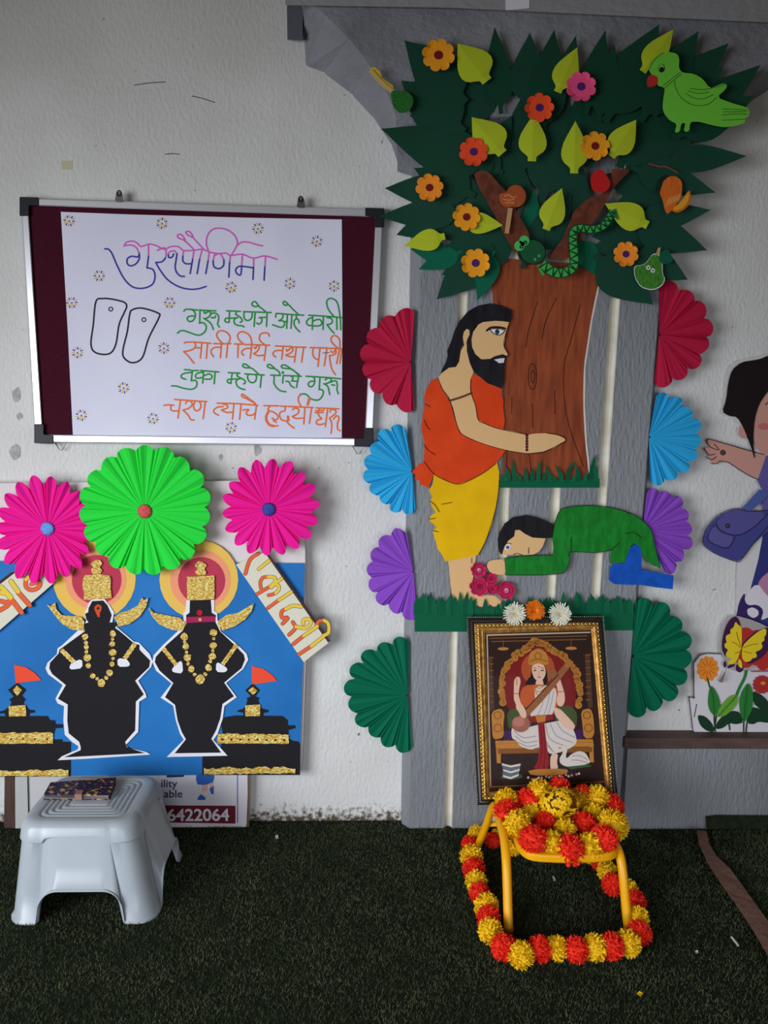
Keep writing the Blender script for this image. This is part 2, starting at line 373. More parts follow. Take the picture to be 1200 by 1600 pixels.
def poster():
    d = 0.0255; M = W(d)
    t = empty('lettered_poster', 'white paper poster with hand-lettered Marathi verse pinned to the maroon board', 'poster', P(325, 683, d))
    sheet('sheet_of_paper', [(95, 331), (200, 335), (380, 340), (534, 343), (535, 500), (534, 684), (330, 684), (114, 682), (106, 520)], M,
          mat('poster paper', (222, 222, 238), rough=0.55, col2=(228, 228, 242), scale=(5, 5, 2), bump=0.003, bscale=(6, 6, 2), spec=0.3), t)
    H = cr(160, 340, 4.138); B = cr(0, 280, 1.9355)
    pk, bl = ink('pink marker', (222, 104, 200)), ink('blue marker', (72, 70, 164))
    pink = [[(140,185),(155,160),(195,152),(225,165),(250,187),(300,172),(345,180),(400,205),(440,188),(490,188),(525,212),(590,212),(645,205),(700,225),(750,232),(800,230),(830,245),(905,237),(975,262),(1050,248),(1130,270)],
        [(150,180),(190,178),(220,195),(237,230)], [(298,175),(298,250)], [(355,212),(400,195),(412,225),(408,260)], [(425,240),(435,222),(465,215),(482,235)],
        [(525,212),(520,250)], [(592,212),(583,270)], [(645,205),(628,270)],
        [(590,205),(545,160),(525,145),(490,130),(487,112),(510,110),(530,135),(535,155)], [(655,205),(600,145),(585,130),(548,110),(540,92),(565,92),(585,120)],
        [(690,228),(683,280)], [(688,222),(672,170),(680,115),(710,78),(755,68),(810,80),(855,115),(873,160),(865,190),(835,240)],
        [(870,180),(900,160),(940,158),(1000,175),(1035,182)], [(725,240),(715,280)], [(785,275),(765,238),(745,235),(725,245)], [(828,245),(822,290)],
        [(905,240),(900,315)], [(978,265),(977,320)], [(1055,250),(1050,318)]]
    blue = [[(237,230),(238,265),(215,300),(180,312),(160,295),(162,265),(190,250),(225,255),(234,245)],
        [(298,250),(288,325)], [(288,325),(325,335),(340,375),(328,425),(290,450),(240,458),(190,445),(140,395),(95,310),(60,230),(35,203),(15,203)],
        [(408,260),(385,285),(345,290)], [(345,290),(370,335),(420,400),(490,445),(560,463),(620,460),(670,445)], [(425,240),(430,258),(450,255),(460,235)],
        [(482,235),(475,280),(470,320),(480,355),(505,378),(530,380)], [(520,250),(520,280),(540,298),(575,298)], [(583,270),(567,362)], [(628,270),(612,362)],
        [(683,280),(668,362)], [(715,280),(722,318),(755,330),(782,310),(785,275)], [(822,290),(817,385)],
        [(900,315),(893,370),(868,360),(862,335),(885,315),(930,318),(975,325)], [(977,320),(973,400)], [(1050,318),(1045,405)]]
    strokes('heading_upper', [H(l) for l in pink], M, pk, t, wd=2.5)
    for l in blue: strokes('heading_stroke', [H(l)], M, bl, t, wd=2.6, h=0.0012)
    gm, om = ink('green marker', (52, 156, 72)), ink('orange marker', (240, 122, 68))
    A_, B_, C_, D_, E_, F_, G_, H_ = (cr(270, 465, 7.5), cr(410, 460, 9.2308), cr(280, 510, 8), cr(410, 520, 9.2308), cr(260, 565, 7.5), cr(410, 565, 9.2308), cr(250, 610, 7.5), cr(400, 610, 8.5714))
    T_ = 4.2
    verse = [
    (A_, gm, [[(130,160),(150,138),(200,138),(295,148)],[(225,140),(258,175),(262,225),(235,270),(195,280),(170,255),(180,225),(230,215),(255,222)],[(318,140),(315,295)],[(310,300),(355,295),(390,330),(385,385),(340,430),(290,440),(210,415),(130,388),(85,392),(55,418)],[(318,148),(420,152),(505,156)],[(365,165),(375,185),(400,172),(435,165),(440,205),(400,240),(362,245)],[(365,245),(420,280),(455,320),(475,375)],[(430,215),(460,185),(505,185),(535,215),(535,265),(525,310),(545,345)],[(450,235),(490,235),(500,215)]]),
    (A_, gm, [[(630,155),(720,158),(792,162)],[(665,158),(660,290)],[(658,290),(620,285),(610,262),(630,242),(690,242),(760,235)],[(748,165),(735,195),(760,210),(800,240),(812,275),(790,290)],[(740,240),(718,265),(725,305),(760,325),(810,330),(835,345)],[(828,165),(990,170),(1152,175)],[(838,170),(832,210),(845,255),(880,268),(915,250),(930,210),(928,172)],[(965,172),(952,338)],[(1012,235),(1040,245),(1040,285),(1010,310),(982,298)],[(1012,235),(1100,230)],[(1105,178),(1098,338)],[(1090,168),(1010,105),(960,105),(928,85),(935,55),(965,48),(990,75),(1015,108)],[(1172,322),(1182,326)]]),
    (B_, gm, [[(190,330),(195,290),(215,275),(400,290),(595,300)],[(290,285),(295,330),(265,365),(235,380)],[(235,380),(300,385),(320,425),(300,465),(260,475),(210,460),(150,438)],[(320,395),(360,390)],[(360,290),(350,490)],[(425,295),(412,490)],[(490,305),(490,345),(520,370),(530,412)],[(500,345),(465,370),(455,420),(480,480),(540,540)],[(520,290),(440,215),(375,150),(340,160),(305,140),(300,110),(325,102),(355,125),(385,160)]]),
    (B_, gm, [[(668,300),(850,312),(1040,325),(1140,338)],[(725,305),(720,505)],[(722,340),(680,345),(640,385),(640,425),(680,450),(720,440)],[(725,390),(780,365),(830,365),(855,400),(845,440),(800,455),(740,455)],[(880,312),(875,505)],[(935,335),(985,345),(1008,375),(1000,410),(970,430),(930,435)],[(930,435),(960,475),(1000,525),(1035,560)],[(1070,330),(1075,505)],[(1125,330),(1130,510)],[(1035,325),(960,230),(930,150),(930,95),(965,60),(1010,62),(1060,90),(1090,150),(1110,250),(1120,325)]]),
    (C_, om, [[(65,210),(85,198),(200,198),(395,212)],[(195,205),(205,240),(180,280),(120,305),(55,315)],[(55,315),(110,365),(150,415),(185,460)],[(205,268),(275,268)],[(283,205),(265,395)],[(355,210),(338,400)],[(432,215),(545,218),(645,215)],[(528,220),(515,392)],[(525,262),(450,262),(405,290),(400,335),(430,378)],[(605,220),(590,388)],[(545,215),(495,165),(468,110),(490,65),(545,55),(600,80),(635,130),(630,180),(608,215)]]),
    (C_, om, [[(690,220),(750,222),(810,222)],[(738,225),(732,388)],[(805,222),(750,170),(730,115),(755,75),(805,68),(860,95),(895,145),(908,220)],[(825,228),(925,228)],[(908,225),(888,400)],[(900,275),(830,278),(785,310),(785,340),(805,360)],[(935,230),(1040,232)],[(935,262),(955,278),(965,250),(990,235),(998,275),(965,320),(930,338)],[(930,338),(985,365),(1060,360)],[(1060,235),(1130,235)],[(1085,238),(1062,425)],[(1075,232),(1020,190),(1000,145),(1020,95),(1075,80),(1115,92),(1125,122)]]),
    (D_, om, [[(185,190),(300,195),(425,198)],[(300,195),(278,380)],[(292,258),(210,255),(160,280),(155,315),(190,350)],[(345,240),(355,265),(390,235),(425,215),(440,250),(400,295),(335,322)],[(335,322),(400,345),(470,345)],[(450,205),(540,208),(630,208)],[(490,208),(462,422)],[(595,210),(565,425)]]),
    (D_, om, [[(688,215),(750,215),(935,220)],[(735,218),(725,290),(745,355),(790,385)],[(830,215),(802,485)],[(930,225),(892,475)],[(955,225),(1050,225),(1138,230)],[(985,260),(1010,285),(1040,265),(1055,240),(1060,290),(1020,320),(965,330)],[(968,335),(980,430),(1005,530),(1055,605)],[(1110,240),(1070,445)],[(1142,240),(1118,440)],[(1090,222),(1020,160),(990,110),(1000,60),(1040,40),(1085,60),(1115,115),(1118,220)]]),
    (E_, gm, [[(212,95),(275,97)],[(285,105),(375,105)],[(400,105),(615,122)],[(305,108),(290,225)],[(295,128),(220,135),(175,160),(180,190),(228,208)],[(290,225),(340,220),(358,255),(345,300),(290,325),(200,312),(120,288),(60,285)],[(435,110),(425,250)],[(430,125),(370,135),(340,165),(360,195),(425,185)],[(440,165),(500,145),(535,170),(515,205),(450,205)],[(570,120),(560,260)]]),
    (E_, gm, [[(725,130),(860,135)],[(920,145),(1145,158)],[(770,135),(755,258)],[(750,255),(715,240),(725,210),(790,205),(860,203)],[(840,140),(825,165),(855,185),(910,215),(925,245),(905,262)],[(840,205),(815,235),(830,285),(870,315),(920,328)],[(960,150),(950,185),(970,230),(1010,248),(1045,225),(1055,180),(1045,155)],[(1115,155),(1100,302)],[(1080,148),(1000,80),(930,72),(895,55),(905,28),(940,38),(985,75)]]),
    (F_, gm, [[(120,195),(260,200)],[(170,205),(165,310)],[(165,310),(200,370),(260,420),(340,435)],[(255,200),(240,150),(180,105),(115,95),(72,70),(85,42),(120,48),(180,100)],([(293,155),(296,163)],T_),[(300,200),(560,212)],[(300,205),(292,308)],[(415,215),(440,235),(430,275)],[(340,285),(380,290),(410,345),(460,378)],[(420,280),(510,285)],[(520,215),(492,372)],[(525,195),(430,115),(350,100),(285,90),(275,60),(315,48),(370,75),(530,190)]]),
    (F_, gm, [[(628,212),(860,225),(1130,248)],[(735,218),(755,270),(740,335),(700,365),(665,345),(665,310),(700,285),(745,285)],[(830,225),(820,400)],[(815,402),(865,410),(878,455),(850,520),(800,555),(740,550),(690,530),(640,480),(590,465),(540,475)],[(905,265),(940,240),(980,240),(990,275),(945,310),(885,322)],[(900,325),(945,365),(970,475)],[(985,300),(1020,280),(1065,285),(1080,340),(1075,400),(1095,465)],[(1000,335),(1045,342)]]),
    (G_, om, [[(45,175),(110,170),(160,175)],[(130,178),(125,215),(150,240),(215,240)],[(170,105),(250,112),(548,132)],[(240,112),(210,325)],[(300,155),(320,125),(365,130),(375,170),(335,210),(268,232)],[(275,235),(330,290),(360,340),(400,348)],[(410,130),(392,180),(405,225),(435,240),(470,215),(480,170),(460,130)],[(530,135),(505,332)]]),
    (G_, om, [[(670,150),(880,155),(1145,175)],[(740,190),(680,195),(635,225),(635,260),(685,292)],[(740,160),(785,175),(790,205),(720,230)],[(722,232),(780,258),(850,255)],[(865,160),(850,335)],[(950,165),(932,340)],[(970,230),(1040,225),(1010,260),(1030,290),(1080,290),(1115,265)],[(1130,180),(1108,335)],[(1115,155),(1020,100),(965,75),(960,45),(1000,65),(1120,155)]]),
    (H_, om, [[(105,205),(305,208)],[(190,210),(160,260),(230,290),(280,325),(295,370),(260,395),(215,370)],([(170,280),(140,340),(140,400),(180,460),(240,478)],T_),[(240,478),(295,475)],[(230,405),(275,428)],[(330,212),(410,215)],[(390,215),(385,270),(330,290),(315,335),(345,395),(410,410)],([(428,352),(432,400)],T_),[(415,420),(450,460),(510,505)],[(430,215),(600,222),(765,230)],[(490,260),(520,240),(570,255),(560,310),(485,350)],[(485,352),(540,375),(625,370)],[(655,225),(640,450)],[(745,232),(715,440)],[(600,210),(570,150),(570,90),(600,60)],([(715,112),(692,190)],T_)]),
    (H_, om, [[(805,235),(950,240),(1110,248)],[(795,275),(910,265)],[(795,300),(900,295)],[(850,245),(830,300),(850,350),(880,380),(820,400),(810,440),(850,460),(915,445)],[(960,245),(928,485)],[(990,290),(1010,255),(1060,265),(1065,310),(985,370)],[(985,375),(1015,450),(1005,575)],[(1035,385),(1080,340),(1110,370),(1090,450),(1095,520),(1130,540)]])]
    for f_, mm, L in verse:
        strokes('verse_word', [(f_(l[0]), l[1]) if isinstance(l, tuple) else f_(l) for l in L], M, mm, t, wd=2.6)
    strokes('crossing_out', [D_([(870,292),(965,285)])], M, ink('grey pen', (90, 85, 90)), t, wd=1.2, h=.0013)
    strokes('footprint_outline', [B([(290,370),(310,361),(340,363),(375,372),(383,385),(375,405),(360,440),(350,500),(330,528),(290,525),(275,500),(282,440)]), B([(400,395),(430,390),(478,405),(480,420),(450,480),(430,540),(400,555),(375,540),(372,515),(385,460),(392,410)])],
            M, ink('black marker', (52, 50, 62)), t, wd=2.7, closed=True)
    strokes('footprint_outline', [circ(335/1.9355, 280+393/1.9355, 3, n=10), circ(435/1.9355, 280+425/1.9355, 3, n=10)], M, ink('black marker', (52, 50, 62)), t, wd=1.8, closed=True)
    for cx, cy in ((108,345),(253,349),(403,357),(495,377),(155,431),(112,473),(265,473),(361,449),(453,443),(522,447),(121,551),(256,544),(193,606),(127,649),(239,654),(361,668)):
        ye, pu = [], []
        for k in range(12):
            a = k*math.pi/6+cx
            (ye if k % 2 else pu).append([(cx+5*math.cos(a), cy+5*math.sin(a)), (cx+9*math.cos(a), cy+9*math.sin(a))])
        pu.append([(cx-1.2, cy), (cx+1.2, cy)]); ye.append([(cx-2.6, cy+2.2), (cx+2.6, cy+2.2)])
        dd = strokes('flower_doodle', ye, M, ink('ochre pen', (220, 190, 76)), t, wd=1.9, caps=False)
        strokes('violet_dashes', pu, M, ink('violet pen', (98, 76, 164)), dd, wd=1.9, caps=False, h=.001)
poster()
t = sheet('tape_square', [(96, 251), (113, 251), (113, 265), (96, 265)], W(0.0002), mat('beige tape', (206, 200, 170)))
tag(t, 'small square of beige tape on the bare white wall above the board', 'tape')

# ================================================================== PLEATED ROSETTES
def rosette(name, c, radii, npet, a0, a1, d, mt, label, cat='paper rosette', group=None, pleat=0.0045, cone=0.010, valley=0.88, tipx=.65, button=None, pin=False):
    """radii: list of (angle deg, radius px); pleats fan from a0 to a1 (deg, 0 = right, 90 = up)"""
    cx, cy = c
    def R(a):
        for (p, q), (p2, q2) in zip(radii, radii[1:]):
            if p <= a <= p2: return q+(q2-q)*(a-p)/(p2-p)
        return radii[-1][1]
    full = abs(a1-a0) >= 359.9
    t = empty(name, label, cat, P(cx, cy, d), group)
    V, Fc = [], []; cols = []
    for i in range(npet):
        jr = 1+random.uniform(-.035, .03); da = (a1-a0)/npet; jo = random.uniform(-.08, .08)*da
        for k in range(8):
            f = (0, .12, .25, .4, .55, .72, .82, .91)[k]; tri = f/.72 if f <= .72 else (1-f)/.28
            rr = jr*(valley+(1-valley)*(math.sin(f*math.pi))**tipx)
            if k == 0: rr = valley
            cols.append((a0+da*(i+f)+jo*math.sin(f*math.pi), rr, tri))
    if not full: cols.append((a1, valley, 0))
    ts = (0.03, 0.3, 0.6, 0.85, 1.0)
    for a, rr, tri in cols:
        Rv = R(a)
        for s in ts:
            r = Rv*rr*s; th = math.radians(a)
            h = 0.002+cone*(1-s*0.8)*(1 if full else .7)+pleat*tri*min(1, s*1.3)+ (0.004*math.sin(a*1.7)*s)
            V.append(P(cx+r*math.cos(th), cy-r*math.sin(th), d+h))
    n, k = len(cols), len(ts)
    for i in range(n if full else n-1):
        j = (i+1) % n
        for q in range(k-1): Fc.append((i*k+q, i*k+q+1, j*k+q+1, j*k+q))
    o = fix_normals(link_mesh('pleated_paper', V, Fc, mt, t))
    s = o.modifiers.new('thickness', 'SOLIDIFY'); s.thickness = 0.0005; s.offset = 0
    if button:
        b = link_mesh('centre_button', *dome(P(cx, cy, d+cone+.004), button[0], 0.006), button[1], t, smooth=True); b['label'] = button[2]
    return t
def dome(c, r, h, n=16, m=4):
    V = [c+Vector((0, -h, 0))]; Fc = []
    for j in range(1, m+1):
        a = j/m*math.pi/2
        V += [c+Vector((r*math.sin(a)*math.cos(2*math.pi*i/n), -h*math.cos(a), r*math.sin(a)*math.sin(2*math.pi*i/n))) for i in range(n)]
    for i in range(n): Fc.append((0, 1+i, 1+(i+1) % n))
    for j in range(m-1):
        for i in range(n): Fc.append((1+j*n+i, 1+(j+1)*n+i, 1+(j+1)*n+(i+1) % n, 1+j*n+(i+1) % n))
    Fc.append(tuple(range(1+(m-1)*n, 1+m*n))[::-1])
    return V, Fc
def glitter(name, a, b): return mat('glitter '+name, a, rough=0.4, col2=b, scale=(500, 500, 500), bump=.002, bscale=(600, 600, 600), metal=.3, spec=.6)
M_PINK = paper('hot pink', (242, 24, 150)); M_LIME = paper('neon green', (42, 222, 66))
rosette('paper_rosette', (74, 826), [(0, 70), (60, 82), (100, 84), (150, 84), (200, 82), (240, 90), (300, 84), (360, 70)], 19, 0, 360, 0.064, M_PINK,
        'hot pink pleated paper rosette with pale blue button at left edge', group='pleated rosettes above the blue collage', valley=.80, tipx=.95, button=(0.021, glitter('sky', (60, 130, 220), (140, 190, 250)), 'pale blue glitter button'))
rosette('paper_rosette', (226, 799), [(0, 104), (90, 107), (180, 101), (270, 99), (360, 104)], 19, 4, 364, 0.085, M_LIME,
        'large neon green pleated paper rosette with red glitter button', group='pleated rosettes above the blue collage', pleat=.0055, valley=.90, button=(0.022, glitter('red', (190, 40, 45), (240, 110, 100)), 'red glitter button'))
rosette('paper_rosette', (420, 796), [(0, 82), (90, 82), (180, 74), (270, 74), (360, 82)], 18, -4, 356, 0.075, M_PINK,
        'hot pink pleated paper rosette with dark blue button, right of green one', group='pleated rosettes above the blue collage', valley=.80, tipx=.95, button=(0.021, glitter('navy', (24, 40, 130), (60, 90, 190)), 'dark blue glitter button'))
G1 = 'half rosettes along both edges of the pillar'
DP = 0.052
M_RED = paper('crimson', (186, 26, 64)); M_SKY = paper('sky blue', (46, 172, 224)); M_VIO = paper('violet', (140, 76, 192)); M_BOT = paper('bottle green', (0, 104, 72))
rosette('half_rosette', (642, 566), [(86, 90), (135, 82), (180, 80), (225, 74), (274, 83)], 8, 86, 274, DP, M_RED, 'crimson half rosette on left pillar edge beside the maroon board', group=G1)
rosette('half_rosette', (644, 737), [(92, 70), (115, 80), (180, 78), (225, 70), (276, 66)], 9, 98, 275, DP, M_SKY, 'sky blue half rosette on left pillar edge below the crimson one', group=G1)
rosette('half_rosette', (646, 893), [(92, 60), (112, 75), (180, 75), (225, 72), (276, 76)], 8, 100, 276, DP, M_VIO, 'violet half rosette on left pillar edge beside the yellow dhoti', group=G1)
rosette('half_rosette', (637, 1086), [(86, 92), (140, 96), (180, 100), (225, 88), (276, 92)], 10, 88, 275, DP, M_BOT, 'bottle green half rosette lowest on left pillar edge', group=G1)
rosette('half_rosette', (1030, 523), [(-98, 84), (-45, 76), (0, 84), (45, 86), (94, 84)], 8, -96, 90, DP, M_RED, 'crimson half rosette on right pillar edge under the paper pear', group=G1)
rosette('half_rosette', (1014, 683), [(-92, 76), (-45, 80), (0, 84), (45, 78), (84, 73)], 9, -88, 80, DP, M_SKY, 'sky blue half rosette on right pillar edge near the pointing hand', group=G1)
rosette('half_rosette', (1004, 828), [(-64, 84), (-30, 80), (0, 80), (45, 78), (90, 62)], 8, -62, 84, DP-.002, M_VIO, 'violet half rosette on right pillar edge behind the kneeling child', group=G1)
rosette('half_rosette', (988, 1025), [(-96, 95), (-45, 92), (0, 96), (45, 96), (92, 92)], 9, -95, 88, DP, M_BOT, 'bottle green half rosette on right pillar edge beside the framed picture', group=G1)

# ================================================================== BLUE COLLAGE, LEFT
DB = 0.045
t = sheet('backing_board', [(-80, 755), (0, 755), (475, 750), (479, 1000), (472, 1195), (-80, 1195)], W(0.012), paper('cream card', (226, 218, 214)), th=0.025)
tag(t, 'cream cardboard backing board behind the pink and green rosettes', 'board')
t = sheet('blue_poster', [(-80, 876), (200, 878), (476, 880), (473, 1045), (468, 1210), (300, 1211), (-80, 1214)], W(DB), paper('blue chart', (42, 124, 194), (36, 112, 180), scale=(4, 4, 4), rough=.6), th=0.001)
tag(t, 'blue chart paper sheet carrying the two black deity figures', 'poster')
LC = cr(0, 860, 4.4444); RC = cr(220, 840, 3.75)
MB = W(DB+.0015)
halo_m = (paper('halo yellow', (240, 196, 92)), paper('halo peach', (246, 160, 118)), paper('halo rose', (192, 62, 84)))
def halo(C, cx, cy, r, k, label):
    t = empty('paper_halo', label, 'paper halo', P(*C((cx, cy))[0], DB), 'round halos behind the deity heads')
    for i, (nm, f) in enumerate((('outer_disc', 1), ('middle_disc', k[0]), ('inner_disc', k[1]))):
        q = C(circ(cx+(8*i), cy+4*i, r*f, n=26))
        sheet(nm, q, MB, halo_m[i], t, th=0.0006+0.0006*i)
halo(LC, 655, 195, 288, (.74, .6), 'yellow, peach and rose paper halo behind left deity')
halo(RC, 340, 245, 231, (.77, .6), 'yellow, peach and rose paper halo behind right deity')
MD = W(DB+.0045)
def deity(C, white, black, crown, finial, ears, hands, bands, beads, label):
    p0 = C(white)[0]; t = empty('paper_deity', label, 'paper figure', P(*p0, DB), 'black paper deities on blue collage')
    b = sheet('white_border', C(white), MD, M_WHITEP, t, th=.0006)
    sheet('black_body', C(black), W(DB+.0052), M_BLACKP, t, th=.0006)
    MT = W(DB+.006)
    cw = sheet('gold_crown', C(crown), MT, M_GOLD, t, th=.003); sheet('crown_finial', C(finial), MT, M_GOLD, cw, th=.003, sm=1)
    for e in ears: sheet('ear_ornament', C(e), MT, M_GOLD, t, th=.003)
    for h in hands: sheet('hand', C(h), MT, M_WHITEP, t, th=.0008, sm=1)
    for (x0, y0), (x1, y1), wd in bands:
        L = math.hypot(x1-x0, y1-y0); nx, ny = -(y1-y0)/L*wd/2, (x1-x0)/L*wd/2; q = []
        N = 9
        for i in range(N+1): q.append((x0+(x1-x0)*i/N+nx*(1 if i % 2 else .8), y0+(y1-y0)*i/N+ny*(1 if i % 2 else .8)))
        for i in range(N, -1, -1): q.append((x0+(x1-x0)*i/N-nx*(1 if i % 2 else .8), y0+(y1-y0)*i/N-ny*(1 if i % 2 else .8)))
        sheet('armband', C(q), MT, M_GOLD, t, th=.002)
    nk = []
    for i, (x, y, r) in enumerate(beads):
        nk.append(C([(x+r*random.uniform(.8, 1.15)*math.cos(k*.785+i), y+r*random.uniform(.8, 1.15)*math.sin(k*.785+i)) for k in range(8)]))
    sheet('bead_necklace', nk, MT, M_GOLD, t, th=.003)
    return t
left = deity(LC, [(640,338),(615,365),(605,400),(585,440),(600,490),(575,525),(430,660),(400,680),(395,720),(330,780),(316,820),(335,860),(435,935),(385,1030),(400,1062),(445,1082),(440,1180),(450,1280),(500,1330),(545,1360),(540,1382),(430,1430),(400,1457),(600,1447),(1045,1418),(1020,1402),(890,1370),(875,1350),(960,1260),(967,1050),(1018,1020),(1010,990),(960,905),(1050,810),(1060,770),(1040,720),(965,640),(930,633),(820,540),(780,500),(792,430),(760,380),(725,338)],
     [(640,352),(615,400),(612,430),(590,440),(600,480),(615,500),(580,510),(590,560),(480,640),(412,690),(407,715),(347,780),(342,820),(362,858),(457,935),(402,1030),(470,1070),(467,1180),(477,1270),(550,1330),(560,1365),(560,1387),(445,1437),(1005,1408),(880,1365),(868,1330),(938,1250),(943,1050),(998,1000),(938,905),(1036,810),(1042,765),(968,690),(968,655),(935,650),(830,560),(800,540),(810,500),(760,500),(775,450),(765,425),(745,380),(715,348)],
     [(575,200),(590,172),(640,168),(690,165),(760,175),(770,200),(768,260),(776,330),(680,338),(580,345),(585,300),(573,260)],
     [(640,162),(632,130),(650,115),(625,95),(655,70),(690,62),(714,90),(690,115),(712,140),(690,168)],
     [[(325,375),(350,388),(382,362),(392,410),(430,450),(500,455),(560,460),(585,490),(580,560),(500,550),(430,510),(380,450),(350,410)], [(790,465),(830,435),(900,415),(960,380),(985,325),(1000,345),(1030,328),(1015,390),(970,460),(900,510),(820,530),(810,495)]],
     [[(485,800),(500,778),(570,752),(573,817),(500,828),(483,820)], [(815,748),(880,755),(905,790),(890,808),(818,808)]],
     [((425,690), (512,775), 36), ((937,648), (866,752), 36)],
     [(590,600,23),(597,640,15),(600,672,18),(600,705,14),(608,745,27),(615,800,20),(645,870,20),(675,892,14),(705,920,29),(738,885,15),(760,848,26),(778,790,18),(785,750,13),(783,710,27),(780,650,21),(782,615,12),(783,578,24)],
     'black paper deity with orange drop mark on forehead, left of pair')
sheet('forehead_mark', LC([(653,395),(680,371),(707,388),(705,412),(692,438),(695,460),(685,467),(674,452),(660,420)]), W(DB+.006), paper('vermilion', (214, 82, 40)), left, sm=1)
sheet('forehead_dot', LC(circ(680, 402, 9)), W(DB+.007), M_BLACKP, left)
right = deity(RC, [(268,365),(262,430),(250,440),(250,500),(215,550),(130,630),(75,690),(68,730),(90,780),(180,855),(116,938),(190,985),(205,1070),(230,1150),(252,1185),(152,1286),(508,1278),(425,1185),(450,1150),(480,1060),(490,987),(563,935),(500,852),(600,770),(630,715),(620,680),(570,630),(470,550),(450,490),(447,440),(430,430),(430,365)],
     [(288,365),(285,440),(265,455),(270,500),(245,545),(150,630),(87,700),(82,730),(110,780),(190,852),(142,935),(200,980),(215,1070),(240,1140),(264,1182),(198,1264),(470,1260),(413,1180),(440,1130),(465,1060),(478,975),(545,930),(488,850),(590,765),(610,715),(603,685),(550,630),(465,550),(435,490),(440,455),(415,440),(410,365)],
     [(270,230),(350,226),(430,222),(432,290),(431,360),(350,366),(272,368),(270,300)],
     [(325,220),(316,195),(335,185),(313,160),(345,133),(390,160),(370,185),(386,205),(375,222)],
     [[(45,410),(75,440),(150,455),(230,470),(262,500),(245,548),(180,540),(110,510),(65,460)], [(450,490),(500,455),(570,440),(620,410),(662,385),(650,430),(610,480),(550,520),(480,545),(455,520)]],
     [[(180,772),(215,733),(242,720),(248,797),(190,790)], [(442,728),(480,745),(510,770),(495,790),(440,787)]],
     [((130,648), (207,745), 27), ((562,628), (480,742), 27)],
     [(255,582,23),(258,612,12),(265,638,21),(268,672,10),(275,702,23),(277,738,12),(297,770,21),(315,803,12),(347,830,27),(378,800,12),(397,762,21),(407,725,12),(420,697,23),(423,663,10),(425,632,21),(428,592,10),(427,557,23)],
     'black paper deity with crimson headband, right of pair')
sheet('headband', RC([(265,466),(435,460),(437,492),(265,500)]), W(DB+.006), paper('headband crimson', (172, 38, 84)), right)
sheet('headband_jewel', RC(circ(347, 480, 9)), W(DB+.0068), M_GOLD, right); sheet('forehead_rose', RC(circ(345, 440, 18, n=9)), W(DB+.006), paper('rose red', (190, 30, 50)), right, th=.002)

def temple(C, blocks, dome_, goldblock, diamond, band, base, flag, label):
    t = empty('paper_temple', label, 'paper temple', P(*C(base)[0], DB), 'black paper temples beside the deities')
    b = sheet('black_tiers', [C(x) for x in blocks], W(DB+.0018), M_BLACKP, t, step=.0004)
    d = sheet('black_spire', C(dome_), W(DB+.0028), M_BLACKP, t)
    MT = W(DB+.0035)
    sheet('gold_panel', C(goldblock), MT, M_GOLD, d, th=.0025); sheet('gold_diamond', C(diamond), MT, M_GOLD, d, th=.0025)
    def rag(pts, n=22, a=5):
        (x0, y0), (x1, y1), (x2, y2), (x3, y3) = pts; q = []
        for i in range(n+1): q.append((x0+(x1-x0)*i/n, y0+(y1-y0)*i/n+random.uniform(-a, a)))
        for i in range(n+1): q.append((x2+(x3-x2)*i/n, y2+(y3-y2)*i/n+random.uniform(-a, a)*.4))
        return q
    g = sheet('gold_band', C(rag(band)), MT, M_GOLD, t, th=.0025)
    (x0, y0), (x1, y1), (x2, y2), (x3, y3) = band; n = 8
    holes = [C([(cx-9, cy), (cx, cy-7), (cx+9, cy), (cx, cy+7)]) for cx, cy in (((x0+(x1-x0)*(i+.5)/n), (y0+(y1-y0)*(i+.5)/n)*.4+(y3+(y2-y3)*(i+.5)/n)*.6) for i in range(n))]
    sheet('band_holes', holes, W(DB+.0062), M_BLACKP, g, th=.0003)
    sheet('gold_base', C(rag(base, 30, 9)), MT, M_GOLD, t, th=.0025)
    sheet('flag', C(flag), MT, paper('flag orange', (246, 84, 54)), t, th=.0006)
temple(RC, [[(360,1391),(360,1285),(470,1262),(470,1190),(870,1178),(890,1190),(925,1195),(935,1215),(933,1391)], [(462,1165),(480,1150),(470,1090),(490,1052),(560,1042),(830,1045),(860,1070),(862,1100),(903,1100),(907,1116),(865,1128),(865,1165)]],
       [(562,1020),(572,1010),(595,1005),(615,985),(625,952),(618,942),(645,930),(612,895),(655,855),(697,895),(670,930),(694,940),(687,955),(705,1000),(748,1012),(745,1024),(720,1026),(715,1048),(600,1048),(600,1026)],
       [(612,983),(700,978),(698,1045),(612,1047)], [(630,897),(656,873),(684,897),(658,922)], [(452,1148),(866,1154),(868,1208),(447,1206)], [(370,1352),(906,1346),(905,1380),(370,1388)], [(650,752),(720,770),(770,805),(798,840),(652,860)],
       'black paper temple with gold bands and orange flag, right of deities')
temple(LC, [[(-330,1345),(370,1312),(432,1312),(434,1328),(492,1330),(490,1570),(-330,1572)], [(-300,1152),(330,1150),(345,1178),(382,1180),(385,1206),(436,1208),(436,1232),(385,1236),(372,1285),(-300,1290)]],
       [(0,1118),(30,1110),(70,1080),(80,1052),(63,1036),(95,1015),(55,968),(118,920),(180,968),(150,1010),(176,1035),(160,1060),(200,1105),(242,1112),(240,1126),(205,1130),(200,1157),(40,1157),(30,1130),(-10,1135)],
       [(60,1080),(178,1074),(182,1150),(62,1154)], [(88,970),(118,938),(152,970),(120,1010)], [(-300,1268),(368,1264),(368,1340),(-300,1345)], [(-330,1530),(475,1524),(475,1566),(-330,1570)], [(98,795),(180,812),(240,850),(287,900),(110,922)],
       'black paper temple with gold bands and orange flag, left of deities')

